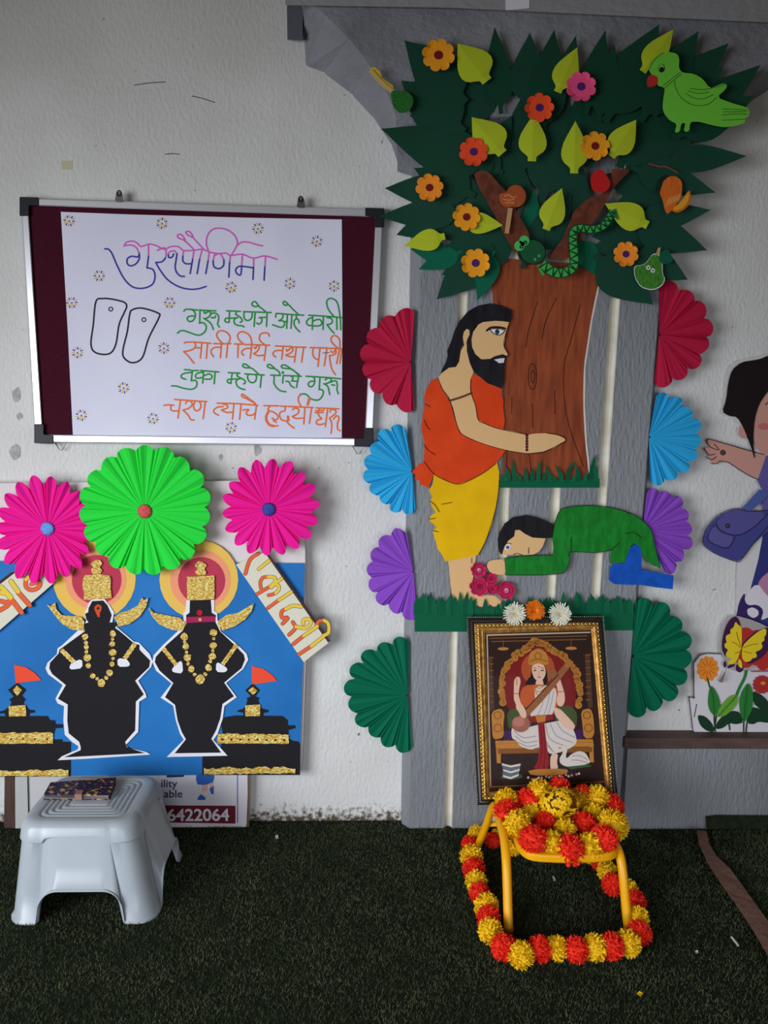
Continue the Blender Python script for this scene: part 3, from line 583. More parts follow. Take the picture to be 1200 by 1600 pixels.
def banner(C, outline, edge, letters, label, d):
    t = empty('title_banner', label, 'paper banner', P(*C(outline)[0], d), 'slanted title banners on the collage')
    sheet('cream_strip', C(outline), W(d), paper('banner cream', (226, 222, 198)), t, th=.0015)
    sheet('dark_edge', C(edge), W(d+.0016), paper('edge brown', (74, 48, 46)), t)
    ma, mb = paper('letter orange', (236, 104, 62)), paper('letter yellow', (240, 206, 70))
    A, Bl = [], []
    for col, wd, pts in letters: (A if col == 'o' else Bl).append((C(pts), wd))
    blk = ink('letter outline', (70, 40, 30))
    strokes('letter_outline', [(p, w_+1.2) for p, w_ in A+Bl], W(d), blk, t, h=.0020)
    for q in A: strokes('letter', [q], W(d), ma, t, h=.0026)
    for q in Bl: strokes('letter', [q], W(d), mb, t, h=.0028)
banner(RC, [(558,158),(640,120),(735,82),(920,342),(1112,608),(1030,670),(955,730),(755,445)], [(725,86),(740,84),(1112,606),(1098,616)],
       [('o',5,[(612,212),(640,130),(690,92)]),('y',4.5,[(690,185),(752,135)]),('o',4.5,[(705,300),(700,265),(715,235),(745,230)]),('y',4.5,[(745,230),(785,235),(782,270),(765,292)]),('o',4.5,[(680,332),(760,285)]),('y',4.5,[(760,285),(826,240)]),
        ('y',4.5,[(775,270),(805,280),(808,305),(790,325)]),('o',4.5,[(790,325),(765,335),(748,338)]),('o',4.5,[(742,415),(810,365)]),('y',4.5,[(810,365),(882,318)]),
        ('y',5,[(940,405),(890,400),(850,418)]),('o',5,[(850,418),(825,435),(828,470),(862,470),(830,505)]),('o',5,[(868,570),(905,530),(890,495)]),('y',5,[(910,522),(960,530),(995,505),(985,478),(955,482),(952,505)]),
        ('o',5,[(892,625),(955,575)]),('y',5,[(955,575),(1035,520)]),('o',5,[(925,685),(1000,635)]),('y',5,[(1000,635),(1070,580)]),('y',5,[(1070,575),(1100,555),(1098,505),(1075,485)]),('o',5,[(1075,485),(1045,490),(1028,512)])],
       'cream banner strip lettered in orange and yellow, slanting down at right', DB+.012)
banner(LC, [(-330,790),(-330,470),(-20,250),(110,150),(230,70),(372,228),(180,395),(0,552)], [(-330,470),(-20,250),(110,150),(80,150),(-20,225),(-330,440)],
       [('y',6.5,[(-20,290),(40,300),(70,330)]),('o',6.5,[(70,330),(55,380),(-20,425)]),('o',6.5,[(-10,350),(40,360)]),('y',7,[(10,255),(75,325)]),('o',7,[(75,335),(150,432)]),('y',7,[(75,215),(125,285)]),('o',7,[(125,290),(205,380)]),
        ('o',6,[(180,200),(180,250),(215,275),(260,262),(280,230),(262,215)]),('o',5,[(215,235),(255,225)]),('y',6,[(180,200),(200,180)])],
       'cream banner strip lettered in orange and yellow, slanting up at left', DB+.012)

# ================================================================== LEANING SIGN AND SCRAP BOARDS UNDER THE COLLAGE
def sign():
    d = 0.03; M = W(d)
    t = empty('signboard', 'white signboard with phone number on a maroon strip, leaning behind the stool', 'sign', P(330, 1310, d))
    sheet('white_panel', [(200, 1150), (386, 1150), (387, 1240), (384, 1311), (330, 1310), (200, 1312)], M, mat('sign vinyl', (226, 224, 226), rough=.35), t, th=.008)
    sheet('cardboard_edge', [(385, 1150), (391, 1150), (389, 1311), (384, 1311)], M, mat('cardboard', (120, 92, 66)), t, th=.007)
    M2 = W(d+.0082)
    st = sheet('maroon_strip', [(200, 1258), (368, 1259), (368, 1287), (200, 1284)], M2, ink('sign maroon', (112, 36, 52)), t, th=.0002)
    strokes('blue_border', [[(371, 1150), (371, 1285)]], M2, ink('sign blue', (110, 108, 170)), t, wd=1.6, h=.0003)
    sheet('printed_child_skirt', [(310, 1190), (332, 1190), (336, 1222), (320, 1227), (305, 1225)], M2, ink('print blue', (54, 104, 190)), t, th=.0002, sm=1)
    sheet('printed_child_legs', [[(315, 1226), (325, 1226), (324, 1236), (316, 1236)], [(327, 1224), (334, 1222), (332, 1232), (328, 1234)]], M2, ink('print skin', (226, 180, 160)), t, th=.0002)
    sheet('printed_child_shoes', [[(314, 1241), (321, 1246), (321, 1250), (308, 1250), (310, 1245)], [(327, 1232), (334, 1228), (334, 1241), (330, 1241)]], M2, ink('print blue', (54, 104, 190)), t, th=.0003)
    def text(name, body, x, y, hpx, mt, off=0.0):
        c = bpy.data.curves.new(name, 'FONT'); c.body = body; p = M2(x, y, .0006); c.size = hpx*px_size(p)*1.38; c.offset = off
        tmp = bpy.data.objects.new('t', c); COL.objects.link(tmp)
        dg = bpy.context.evaluated_depsgraph_get(); me = bpy.data.meshes.new_from_object(tmp.evaluated_get(dg)); bpy.data.objects.remove(tmp)
        V = [p+Vector((v.co.x, 0, v.co.y)) for v in me.vertices]; Fc = [tuple(f.vertices) for f in me.polygons]
        return link_mesh(name, V, Fc, mt, t)
    text('phone_number', '6422064', 261, 1282.5, 20, ink('sign white', (235, 232, 232)), 0.0012)
    text('sign_lettering', 'ility', 251, 1230, 13, ink('sign navy', (52, 56, 92)), 0.0004); text('sign_lettering', 'able', 256, 1246, 13, ink('sign navy', (52, 56, 92)), 0.0004)
    strokes('sign_lettering', [[(262, 1213), (286, 1212)]], M2, ink('sign navy', (52, 56, 92)), t, wd=4, h=.0004)
sign()
t = sheet('wooden_batten', [(8, 1150), (21, 1150), (23.5, 1311), (6, 1311)], W(.022), mat('dark wood', (84, 62, 52), col2=(64, 48, 42), scale=(60, 60, 6)), th=.018)
tag(t, 'dark brown wooden batten standing behind the white stool', 'wooden batten')
t = sheet('white_plank', [(23, 1150), (41, 1150), (44.5, 1300), (24, 1302)], W(.026), mat('grey-white board', (188, 190, 186), rough=.5), th=.015); tag(t, 'narrow off-white plank next to the brown batten', 'plank')
t = sheet('white_plank', [(42.5, 1150), (170, 1150), (170, 1300), (46, 1300)], W(.022), mat('off-white board', (200, 200, 198), rough=.5), th=.012); tag(t, 'wide off-white plank mostly hidden behind the stool', 'plank')

# ================================================================== WHITE STOOL AND WALLET
def stool():
    H = 0.258
    pl = mat('white plastic', (174, 184, 187), rough=0.3, col2=(167, 177, 181), scale=(5, 5, 5), spec=.5)
    t = empty('step_stool', 'white plastic step stool with ribbed top on the green turf', 'stool', (-0.70, -.34, 0))
    bot = (-.888, -.506, -.516, -.165); top = (-.868, -.566, -.478, -.195)
    def rr(b, r, n=10):          # rounded rectangle, list of points with side parameter
        x0, x1, y0, y1 = b; out = []
        def seg(a, c, m_, side):
            for i in range(m_): out.append((a[0]+(c[0]-a[0])*i/m_, a[1]+(c[1]-a[1])*i/m_, side, i/m_))
        def arc(cx, cy, a0):
            for i in range(n): a = a0+math.pi/2*i/n; out.append((cx+r*math.cos(a), cy+r*math.sin(a), 'c', 0))
        arc(x0+r, y0+r, math.pi); seg((x0+r, y0), (x1-r, y0), 40, 'f')
        arc(x1-r, y0+r, -math.pi/2); seg((x1, y0+r), (x1, y1-r), 40, 's')
        arc(x1-r, y1-r, 0); seg((x1-r, y1), (x0+r, y1), 40, 'f')
        arc(x0+r, y1-r, math.pi/2); seg((x0, y1-r), (x0, y0+r), 40, 's')
        return out
    def arch(side, u):           # height of the lower rim
        if side == 'c': return 0.0
        c = abs(u-.5)*2; lim = .80; hh = .092 if side == 'f' else .10
        if c >= lim: return 0.0
        q = c/lim
        return hh*(1-max(0, (q-.45)/.55)**2.6)**(1/2.2)
    prof = [(0.0, -.0045, .05), (0.02, -.0045, .05), (0.035, 0.0, .05), (0.35, 0.0, .05), (.62, 0.0, .05), (.80, 0, .05), (.815, -.004, .05), (.93, -.003, .048), (.97, .002, .046), (.99, .008, .042), (1.0, .018, .036)]
    rings = []
    for s, ins, r in prof:
        b = [bot[i]+(top[i]-bot[i])*s for i in range(4)]
        b = (b[0]+ins, b[1]-ins, b[2]+ins, b[3]-ins)
        ring = []
        for (x, y, sd, u) in rr(b, r):
            zb = arch(sd, u); ring.append(Vector((x, y, zb+(H-zb)*s)))
        rings.append(ring)
    # panel recess: middle of each face set in slightly between the corner legs
    for k in range(3, 6):
        base = rr((0, 1, 0, 1), .05)
        for i, (x, y, sd, u) in enumerate(base):
            if sd == 'c': continue
            f = min(1, max(0, (.5-abs(u-.5)-.06)/.05)); dpt = .004*f
            v = rings[k][i]
            if sd == 'f': v.y += dpt if v.y < -.34 else -dpt
            else: v.x += dpt if v.x < -.70 else -dpt
    # ribbed top: nested rings
    for q in range(1, 22):
        ins = .018+q*.0048
        z = H+(.0 if q < 2 else (-.003 if q % 3 == 1 else .0))
        if q > 17: ins = .018+17*.0048+(q-17)*.008; z = H
        b = (top[0]+ins, top[1]-ins, top[2]+ins, top[3]-ins); r = max(.036-.002*q, .008)
        if b[1]-b[0] < 2*r+.004: break
        rings.append([Vector((x, y, z)) for x, y, _, _ in rr(b, r)])
    n = len(rings[0]); V = [v for r in rings for v in r]; Fc = []
    for k in range(len(rings)-1):
        for i in range(n):
            j = (i+1) % n; Fc.append((k*n+i, k*n+j, (k+1)*n+j, (k+1)*n+i))
    Fc.append(tuple(range((len(rings)-1)*n, len(rings)*n)))
    o = fix_normals(link_mesh('moulded_shell', V, Fc, pl, t, smooth=True))
    s = o.modifiers.new('wall', 'SOLIDIFY'); s.thickness = .004; s.offset = -1
    e = o.modifiers.new('edge', 'EDGE_SPLIT'); e.split_angle = math.radians(50)
    # oval sticker on right side
    V = []; 
    for i in range(24):
        a = 2*math.pi*i/24; y = -.33+.030*math.cos(a)+.012*math.sin(a); z = .182+.040*math.sin(a); f = z/H
        V.append((bot[1]+(top[1]-bot[1])*f+.0012, y, z))
    st = link_mesh('oval_sticker', V, [tuple(range(24))], mat('faded sticker', (170, 172, 190), col2=(120, 124, 160), scale=(60, 60, 60)), t); st['label'] = 'faded oval sticker'
stool()
def wallet():
    z = .2585
    q = [PZ(68, 1250, z), PZ(172, 1250, z), PZ(182, 1222, z), PZ(79, 1230, z)]
    t = empty('floral_wallet', 'navy floral wallet with a strap lying on the white stool', 'wallet', (q[0]+q[2])/2)
    floral = mat('floral print', (28, 30, 62), rough=.45, col2=(196, 160, 70), scale=(70, 70, 70), lo=.56, hi=.62, detail=3, spec=.4)
    nt = floral.node_tree; b = nt.nodes['Principled BSDF']; base = b.inputs['Base Color'].links[0].from_socket
    g = nt.nodes.new('ShaderNodeNewGeometry'); n = nt.nodes.new('ShaderNodeTexNoise'); n.inputs['Scale'].default_value = 95
    nt.links.new(g.outputs['Position'], n.inputs['Vector']); r = nt.nodes.new('ShaderNodeValToRGB'); r.color_ramp.elements[0].position = .60; r.color_ramp.elements[1].position = .64
    nt.links.new(n.outputs['Fac'], r.inputs[0]); mx = nt.nodes.new('ShaderNodeMix'); mx.data_type = 'RGBA'; mx.inputs['B'].default_value = rgb((176, 70, 66))
    nt.links.new(r.outputs[0], mx.inputs['Factor']); nt.links.new(base, mx.inputs['A']); nt.links.new(mx.outputs['Result'], b.inputs['Base Color'])
    def slab(name, q, z0, z1, mt, bev):
        V = [Vector((p.x, p.y, z0)) for p in q]+[Vector((p.x, p.y, z1)) for p in q]
        o = fix_normals(link_mesh(name, V, [(0, 1, 2, 3), (4, 5, 6, 7), (0, 1, 5, 4), (1, 2, 6, 5), (2, 3, 7, 6), (3, 0, 4, 7)], mt, t))
        m_ = o.modifiers.new('bevel', 'BEVEL'); m_.width = bev; m_.segments = 3
        return o
    slab('back_cover', q, z, z+.003, floral, .001)
    c = (q[0]+q[1]+q[2]+q[3])/4
    slab('pages', [p+(c-p)*.05 for p in q], z+.003, z+.012, mat('wallet inside', (52, 48, 52), col2=(150, 146, 140), scale=(5, 5, 400)), .0005)
    slab('front_cover', q, z+.012, z+.0155, floral, .0012)
    a = q[0]+(q[1]-q[0])*.47; e = q[0]+(q[1]-q[0])*.58; u = (q[3]-q[0])
    st = [a-u*.03, e-u*.03, e+u*.32, a+u*.32]
    s = slab('strap', st, z+.001, z+.018, mat('strap tan', (150, 112, 100), rough=.5), .001)
wallet()

# ================================================================== PAPER TREE
def surf(y):                          # how far the support stands off the wall: beam above, pillar below
    f = min(1, max(0, (y-186)/190.0)); f = f*f*(3-2*f)
    return 0.104+(0.054-0.104)*f
def leaf_mesh(name, tip, base, w_, lay, mt, parent=None, fold=0.0, tipup=0.0, stub=.16, rnd=0.85):
    tx, ty = tip; bx, by = base; L = math.hypot(bx-tx, by-ty); ux, uy = (bx-tx)/L, (by-ty)/L; nx, ny = -uy, ux
    prof = [(0, .0), (.08, .16), (.18, .38), (.3, .62), (.42, .84), (.54, .97), (.64, 1.0), (.73, .93), (.80, .76), (.855, .5), (.89, stub+.06), (.92, stub), (1.0, stub)]
    V, Fc = [], []; fine = []
    for (s0, h0), (s1, h1) in zip(prof, prof[1:]): fine += [(s0, h0), ((s0+s1)/2, (h0+h1)/2)]
    prof = fine+[prof[-1]]; cs = (-1, -.66, -.33, 0, .33, .66, 1); K = len(cs)
    for s, h in prof:
        x, y = tx+ux*L*s, ty+uy*L*s
        for sg in cs:
            xx, yy = x+nx*w_/2*h*sg, y+ny*w_/2*h*sg
            dd = surf(yy)+lay+tipup*max(0, 1-2*s)**2+fold*min(1, h*1.5)*(1-abs(sg))
            V.append(P(xx, yy, dd))
    n = len(prof)
    for i in range(n-1):
        for k in range(K-1): Fc.append((i*K+k, i*K+k+1, i*K+K+k+1, i*K+K+k))
    o = link_mesh(name, V, Fc, mt, parent)
    bm = bmesh.new(); bm.from_mesh(o.data); bmesh.ops.remove_doubles(bm, verts=bm.verts, dist=1e-6); bmesh.ops.recalc_face_normals(bm, faces=bm.faces); bm.to_mesh(o.data); bm.free()
    s = o.modifiers.new('thickness', 'SOLIDIFY'); s.thickness = .0005; s.offset = 0
    return o
M_LEAF = paper('deep green', (26, 72, 54), rough=.6); M_LEAF2 = paper('mid green', (8, 104, 74), rough=.6); M_LEAF3 = paper('darkest green', (22, 70, 50), rough=.6)
M_LIMEL = paper('yellow green', (190, 206, 44), rough=.6)
tree = empty('paper_tree', 'large cut-paper tree with brown trunk and green leaves on the pillar', 'paper tree', P(850, 760, .052))
GC = cr(640, 460, 3.75); SC = cr(740, 240, 4.6154); T1 = cr(570, 30, 3.5555); T2 = cr(860, 30, 3.5294)
M_TRUNK = paper('brown marker', (164, 82, 46), (128, 60, 36), scale=(70, 70, 9), lo=.3, hi=.7)
M_TRUNK2 = paper('dark brown marker', (124, 66, 46), (96, 50, 36), scale=(40, 40, 40))
M_TOUT = paper('trunk rim', (222, 214, 204))
trunk_pts = [(768,403),(850,408),(941,415),(936,440),(931,460),(923,500),(918,535),(912,572),(911,631),(914,690),(920,740),(917,757),(784,757),(788,700),(788,640),(784,580),(775,520),(769,460)]
sheet('trunk', trunk_pts, W(.0515), M_TRUNK, tree, sm=1)
sheet('trunk_rim', [(941,414),(944,414),(934,462),(926,500),(915,572),(914,631),(917,690),(923,742),(920,742),(914,690),(911,631),(912,572),(923,500),(931,460)], W(.0513), M_TOUT, tree)
tk = ink('bark line', (52, 26, 18))
strokes('bark_lines', [GC(l) for l in ([(750,40),(700,200),(680,310)], [(860,20),(800,150),(775,260)], [(1000,60),(950,250),(905,420),(910,650),(950,820),(1020,1010)], [(520,40),(530,55)], [(720,640),(722,780)], [(600,600),(598,700)], [(850,560),(852,700)], [(570,930),(568,1060)], [(700,930),(712,1040)])]
        + [GC(ring_line(720, 482, 25, 76)), GC(ring_line(722, 482, 12, 36))], W(.0521), tk, tree, wd=1.1, h=.0004)
sheet('branch', T1([(605,858),(625,845),(660,842),(690,850),(740,910),(790,960),(850,1080),(925,1210),(905,1290),(840,1310),(760,1170),(700,1050),(630,930)]), lambda x, y, h=0.0: P(x, y, surf(y)+.0326+h), M_TRUNK2, tree, sm=1)
sheet('branch', SC([(1140,112),(1060,112),(1000,108),(985,170),(960,250),(925,290),(830,320),(770,370),(720,420),(690,500),(640,620),(560,720),(540,760),(690,770),(760,640),(860,500),(940,380),(1000,260),(1060,190)]), lambda x, y, h=0.0: P(x, y, surf(y)+.0326+h), M_TRUNK2, tree, sm=1)
dark = [  # tip, base, width, shade, tip lift
    ((682,468),(770,384),62,0,.006),((746,470),(772,392),36,1,.004),((654,421),(722,392),32,1,.004),((641,389),(706,398),34,1,.004),((619,367),(690,344),38,0,.006),
    ((591,338),(728,332),48,0,.014),((601,294),(712,300),50,0,.012),((647,263),(742,306),62,2,.006),((595,201),(770,262),80,2,.012),((627,126),(725,206),84,0,.012),
    ((632,63),(728,160),80,0,.012),((773,42),(783,178),44,2,.010),((828,51),(822,170),56,0,.010),((866,46),(846,210),62,2,.004),((900,55),(878,150),34,2,.010),((946,47),(915,180),46,2,.012),
    ((960,67),(935,190),44,2,.008),((1030,38),(945,190),80,2,.014),((1092,48),(1000,190),70,2,.016),((1139,67),(1020,180),64,2,.016),((1131,102),(1050,190),46,2,.014),((1189,101),(1050,215),64,2,.018),((1179,149),(1055,215),60,2,.014),
    ((1167,244),(1035,250),44,0,.014),((1118,301),(985,262),54,0,.012),((1111,328),(990,345),44,0,.012),((1105,391),(985,350),56,0,.012),((1075,437),(985,392),54,0,.012),((1021,476),(930,398),72,0,.008),
    # inner leaves
    ((720,75),(748,206),76,0,.0),((676,150),(745,222),70,0,.0),((640,180),(738,205),60,0,.0),((840,110),(813,278),66,0,.0),((885,130),(845,320),72,0,.0),((790,225),(805,340),62,2,.0),
    ((905,245),(885,360),60,0,.0),((945,90),(905,250),66,2,.0),((985,110),(920,260),70,2,.0),((1030,110),(968,262),84,2,.0),((1080,140),(985,270),80,2,.0),((1085,215),(968,282),62,0,.0),((940,275),(1050,300),66,0,.0),
    ((1010,265),(1000,395),100,0,.0),((925,370),(1040,350),80,0,.0),((890,415),(1015,385),60,0,.0),((930,430),(905,372),38,1,.0),
    ((668,352),(735,348),56,0,.0),((680,398),(815,375),72,0,.0),((780,320),(684,292),58,0,.0),((705,355),(795,330),50,0,.0),((836,294),(824,392),34,1,.0),((893,305),(835,395),58,0,.0),
    ((705,235),(785,270),44,0,.0),((760,200),(762,290),44,0,.0),((800,180),(760,255),40,0,.0),((690,430),(748,398),38,0,.0),((850,330),(815,420),40,0,.0)]
sh = (M_LEAF, M_LEAF2, M_LEAF3)
order = list(range(29, len(dark)))+list(range(29))
for i, k in enumerate(order):
    tip, base, w_, s, up = dark[k]
    leaf_mesh('leaf', tip, base, w_, .0012+i*.0004, sh[s], tree, tipup=up)
light = [((715,68),(761,127),58),((737,183),(785,240),56),((834,178),(831,252),44),((902,74),(871,144),40),((899,189),(897,271),42),((994,187),(955,245),42),((1052,46),(1004,112),38),((878,294),(853,359),40),((632,384),(695,369),34),((786,352),(722,346),34),((945,318),(1012,352),44)]
for i, (tip, base, w_) in enumerate(light):
    leaf_mesh('leaf', tip, base, w_, .0338+i*.0002, M_LIMEL, tree, fold=.003, tipup=.004, stub=.3)['label'] = 'yellow-green folded leaf'

# flowers on the tree
FO = (paper('orange', (250, 166, 34)), paper('bright orange', (255, 152, 44)), paper('red orange', (250, 86, 44)), paper('rose pink', (252, 88, 140)))
FC = (ink('maroon dot', (122, 30, 36)), ink('violet dot', (84, 40, 110)))
def flower(c, r, mt, dot, label, lay=.0385, d=None, n=8, group='paper flowers in the tree crown'):
    cx, cy = c; d = surf(cy)+lay if d is None else d
    t = empty('paper_flower', label, 'paper flower', P(cx, cy, d), group); V, Fc = [P(cx, cy, d+.002)], []
    N = n*8; a0 = random.random()*6
    for j, f in enumerate((.35, .7, 1.0)):
        for i in range(N):
            a = 2*math.pi*i/N+a0; s = abs(math.cos(n*(a-a0)/2))**.55
            rr = r*f*(1 if j == 0 else ((.80+.20*s) if j == 2 else (.93+.07*s)))
            V.append(P(cx+rr*math.cos(a), cy+rr*math.sin(a), d+.002+(.0, .001, .004)[j]+(.003*math.sin(2*a+cx) if j == 2 else 0)))
    for i in range(N):
        k = (i+1) % N; Fc.append((0, 1+i, 1+k))
        for j in (0, 1): Fc.append((1+j*N+i, 1+(j+1)*N+i, 1+(j+1)*N+k, 1+j*N+k))
    o = fix_normals(link_mesh('petals', V, Fc, mt, t)); s = o.modifiers.new('thickness', 'SOLIDIFY'); s.thickness = .0012; s.offset = 0
    sheet('centre_dot', circ(cx, cy, r*.27, n=14), W(d+.003), dot, t, th=.0012)
    return t
flower((685,86), 26, FO[0], FC[0], 'orange paper flower, maroon centre, at top left of tree crown')
flower((843,168), 23, FO[2], FC[1], 'red-orange paper flower next to the pink one in tree crown')
flower((908,135), 24, FO[3], FC[1], 'pink paper flower, the only pink one in tree crown')
flower((740,237), 23, FO[2], FC[1], 'red-orange paper flower overlapping a light leaf, left half of crown')
flower((930,228), 23, FO[0], FC[0], 'orange paper flower between two light leaves above red apple')
flower((671,293), 22, FO[1], FC[0], 'bright orange paper flower nearest the board corner')
flower((729,339), 22, FO[0], FC[0], 'orange paper flower with folded petal left of brown slice fruit')
flower((743,411), 23, FO[0], FC[1], 'orange paper flower with violet centre at lower left of crown')
flower((978,397), 20, FO[1], FC[1], 'orange paper flower with violet centre beside the paper pear')

# fruit in the tree
LF = .042
def at(y, lay=LF): return W(surf(y)+lay)
t = empty('slice_fruit', 'brown paper fruit with cut half on a wooden stick', 'paper fruit', P(800, 320, .08))
Mx = at(330); sheet('whole_fruit', T1(circ(838, 983, 57, 62, 22)), Mx, paper('fruit brown', (178, 90, 44), (160, 76, 36)), t, th=.0015)
k = sheet('cut_half', T1([(745,970),(790,962),(835,985),(842,1015),(820,1040),(780,1045),(750,1020)]), W(surf(330)+LF+.002), paper('fruit flesh', (186, 92, 46)), t, sm=1)
strokes('seed_marks', [T1([(775,985),(800,975),(820,990),(840,985)]), T1([(770,1000),(800,1005),(830,1000)]), T1([(780,1020),(810,1018),(830,1022)])], W(surf(330)+LF+.002), ink('pale line', (226, 176, 120)), k, wd=1)
sheet('wooden_stick', T1([(795,1048),(822,1050),(800,1192),(777,1188)]), W(surf(330)+LF-.001), mat('stick wood', (196, 156, 104)), t, th=.0016)
t = empty('paper_apple', 'red paper apple on right branch of tree', 'paper fruit', P(938, 284, .08))
Mx = at(284); sheet('red_skin', T2([(219,880),(235,845),(262,828),(290,832),(308,855),(325,880),(332,915),(315,945),(285,958),(250,955),(228,940)]), Mx, paper('apple red', (206, 36, 38)), t, th=.003, sm=2)
sheet('stalk', T2([(305,855),(322,848),(330,880),(322,884)]), at(284, LF+.003), paper('stalk black', (40, 34, 30)), t)
t = empty('paper_mango', 'orange paper mango with cut yellow slice at right of crown', 'paper fruit', P(1055, 305, .08))
Mx = at(300); sheet('orange_skin', T2([(602,962),(612,925),(625,890),(655,866),(695,866),(722,890),(728,920),(722,980),(690,1030),(665,1060),(642,1076),(630,1050),(620,1000)]), Mx, paper('mango orange', (232, 122, 40), (214, 100, 34), scale=(120, 120, 20)), t, th=.0015, sm=1)
k = sheet('slice_rind', T2([(662,1055),(720,1005),(766,935),(777,975),(768,1020),(740,1050),(700,1070)]), at(300, LF+.002), paper('rind', (212, 110, 34)), t, sm=1); sheet('slice_flesh', T2([(670,1050),(722,1005),(764,948),(768,975),(758,1010),(735,1038),(700,1056)]), at(300, LF+.003), paper('mango flesh', (240, 170, 46)), k, sm=1)
strokes('highlight_strokes', [T2([(640+12*i, 1030-6*i), (655+12*i, 985-4*i)]) for i in range(6)], at(300, LF+.0012), ink('pale orange', (248, 190, 100)), t, wd=1.2)
sheet('dark_leaf', T2([(575,965),(590,905),(612,870),(640,855),(632,890),(605,935)]), at(300, LF+.0005), paper('black green', (22, 46, 34)), t)
t = empty('paper_pear', 'green crayoned paper pear with two eyes at lower right of crown', 'paper fruit', P(1014, 425, .08))
pear = T2([(462,1362),(515,1356),(540,1330),(560,1300),(585,1296),(602,1310),(615,1345),(615,1405),(630,1430),(612,1470),(560,1492),(500,1476),(468,1425)])
sheet('white_rim', [(x+(x-1012)*.05, y+(y-425)*.05) for x, y in pear], at(425, LF-.001), M_WHITEP, t, sm=1); sheet('green_skin', pear, at(425), paper('pear crayon', (84, 150, 48), (46, 112, 36), scale=(260, 260, 60)), t, sm=1)
sheet('pear_leaf', T2([(598,1300),(618,1278),(640,1268),(662,1290),(678,1330),(655,1350),(625,1350),(602,1340)]), at(425, LF+.001), paper('pear leaf', (20, 92, 70)), t, sm=1)
sheet('pear_stalk', T2([(582,1298),(592,1262),(608,1258),(602,1300)]), at(425, LF+.001), mat('stick wood', (196, 156, 104)), t)
for x, y in ((540,1370),(565,1386)):
    e = sheet('eye', T2(circ(x, y, 12, n=12)), at(425, LF+.001), M_WHITEP, t); sheet('pupil', T2(circ(x, y, 5, n=8)), at(425, LF+.002), M_BLACKP, e)
t = empty('leafy_cutting', 'dark green dotted card fruit at left edge of crown', 'paper fruit', P(629, 158, .14))
sheet('dotted_body', T1([(140,400),(185,394),(240,402),(272,440),(262,492),(225,520),(190,522),(158,490)]), W(.142), mat('dotted green', (52, 150, 54), rough=.6, col2=(20, 70, 30), scale=(420, 420, 420), bump=.004, bscale=(420, 420, 420)), t, th=.003, sm=1)
t = empty('stick_cutting', 'tan stick with yellow card edge left of the dotted fruit', 'stick', P(597, 123, .14))
strokes('tan_stick', [T1([(35,290),(95,355),(148,398)])], W(.135), mat('tan card', (206, 176, 106)), t, wd=7.5, h=.003); sheet('yellow_card', T1([(30,272),(55,266),(85,290),(95,325),(125,348),(155,368),(160,390),(140,392)]), W(.133), paper('yellow card', (226, 188, 40)), t)
t = strokes('red_twig', [T2([(545,798),(600,812),(640,815),(700,845)])], W(.122), mat('twig', (150, 76, 60)), None, wd=2.2); tag(t, 'thin reddish twig lying under the long right leaf', 'twig')

# snake
t = empty('paper_snake', 'green paper snake with zigzag back winding up the right branch', 'paper snake', P(870, 430, .085))
dS = .101
path = catmull(SC([(495,795),(560,845),(630,862),(700,835),(725,785),(722,700),(716,620),(725,560),(770,538),(840,547),(910,535),(960,495),(985,445),(1003,412)]), 6)
def wpath(p, w0, w1):
    L, R_ = [], []
    for i in range(len(p)):
        a, b = p[max(0, i-1)], p[min(len(p)-1, i+1)]; dx, dy = b[0]-a[0], b[1]-a[1]; l = math.hypot(dx, dy) or 1; ww = w0+(w1-w0)*i/(len(p)-1)
        L.append((p[i][0]-dy/l*ww/2, p[i][1]+dx/l*ww/2)); R_.append((p[i][0]+dy/l*ww/2, p[i][1]-dx/l*ww/2))
    return L, R_
L, R_ = wpath(path, 14.5, 10); M_SN = paper('snake green', (66, 176, 76))
def ribbon(name, p, w0, w1, M, mt, parent, h0, h1):
    L, R_ = wpath(p, w0, w1); n = len(L); V = [M(*q, h1) for q in L]+[M(*q, h1) for q in R_]+[M(*q, h0) for q in L]+[M(*q, h0) for q in R_]; Fc = []
    for i in range(n-1):
        Fc += [(i, i+1, n+i+1, n+i), (2*n+i, 3*n+i, 3*n+i+1, 2*n+i+1), (i, 2*n+i, 2*n+i+1, i+1), (n+i, n+i+1, 3*n+i+1, 3*n+i)]
    return fix_normals(link_mesh(name, V, Fc, mt, parent))
sb = ribbon('body', path, 16.5, 11.5, W(dS), paper('snake edge', (18, 66, 40)), t, 0, .001)
sb2 = ribbon('body_colour', path, 13.5, 8.5, W(dS), M_SN, sb, .001, .0014)
n = len(path); zz = []
for i in range(0, n-3, 4):
    zz.append([L[i], R_[min(i+2, n-1)], L[min(i+4, n-1)]])
strokes('zigzag_marks', zz, W(dS), paper('snake edge', (18, 66, 40)), sb, wd=3.2, h=.0018, smooth=False)
sheet('tail_tip', SC([(985,420),(1010,400),(1030,398),(1043,482),(1015,455)]), W(dS+.001), paper('tail green', (40, 120, 64)), t)
sheet('neck_strips', [SC([(455,808),(480,800),(545,850),(530,868)]), SC([(458,812),(475,815),(512,872),(496,882)])], W(dS), M_SN, t, step=.0005)
h = sheet('head', SC(circ(425, 708, 97, 90, 24, .3)), W(dS+.003), paper('snake head', (26, 88, 54)), t, th=.0012)
strokes('head_outline', [SC(circ(425, 708, 95, 88, 24, .3))], W(dS+.004), ink('outline black', (20, 26, 22)), h, wd=1.4, closed=True)
for (x, y), (px_, py_) in (((330,665),(345,672)), ((365,628),(372,641))):
    e = sheet('eye', SC(circ(x, y, 37, n=18)), W(dS+.0045), paper('snake eye', (84, 198, 96)), h); strokes('pupil', [SC(circ(px_, py_, 10, n=10))], W(dS+.005), ink('outline black', (20, 26, 22)), e, wd=1.8, closed=True)
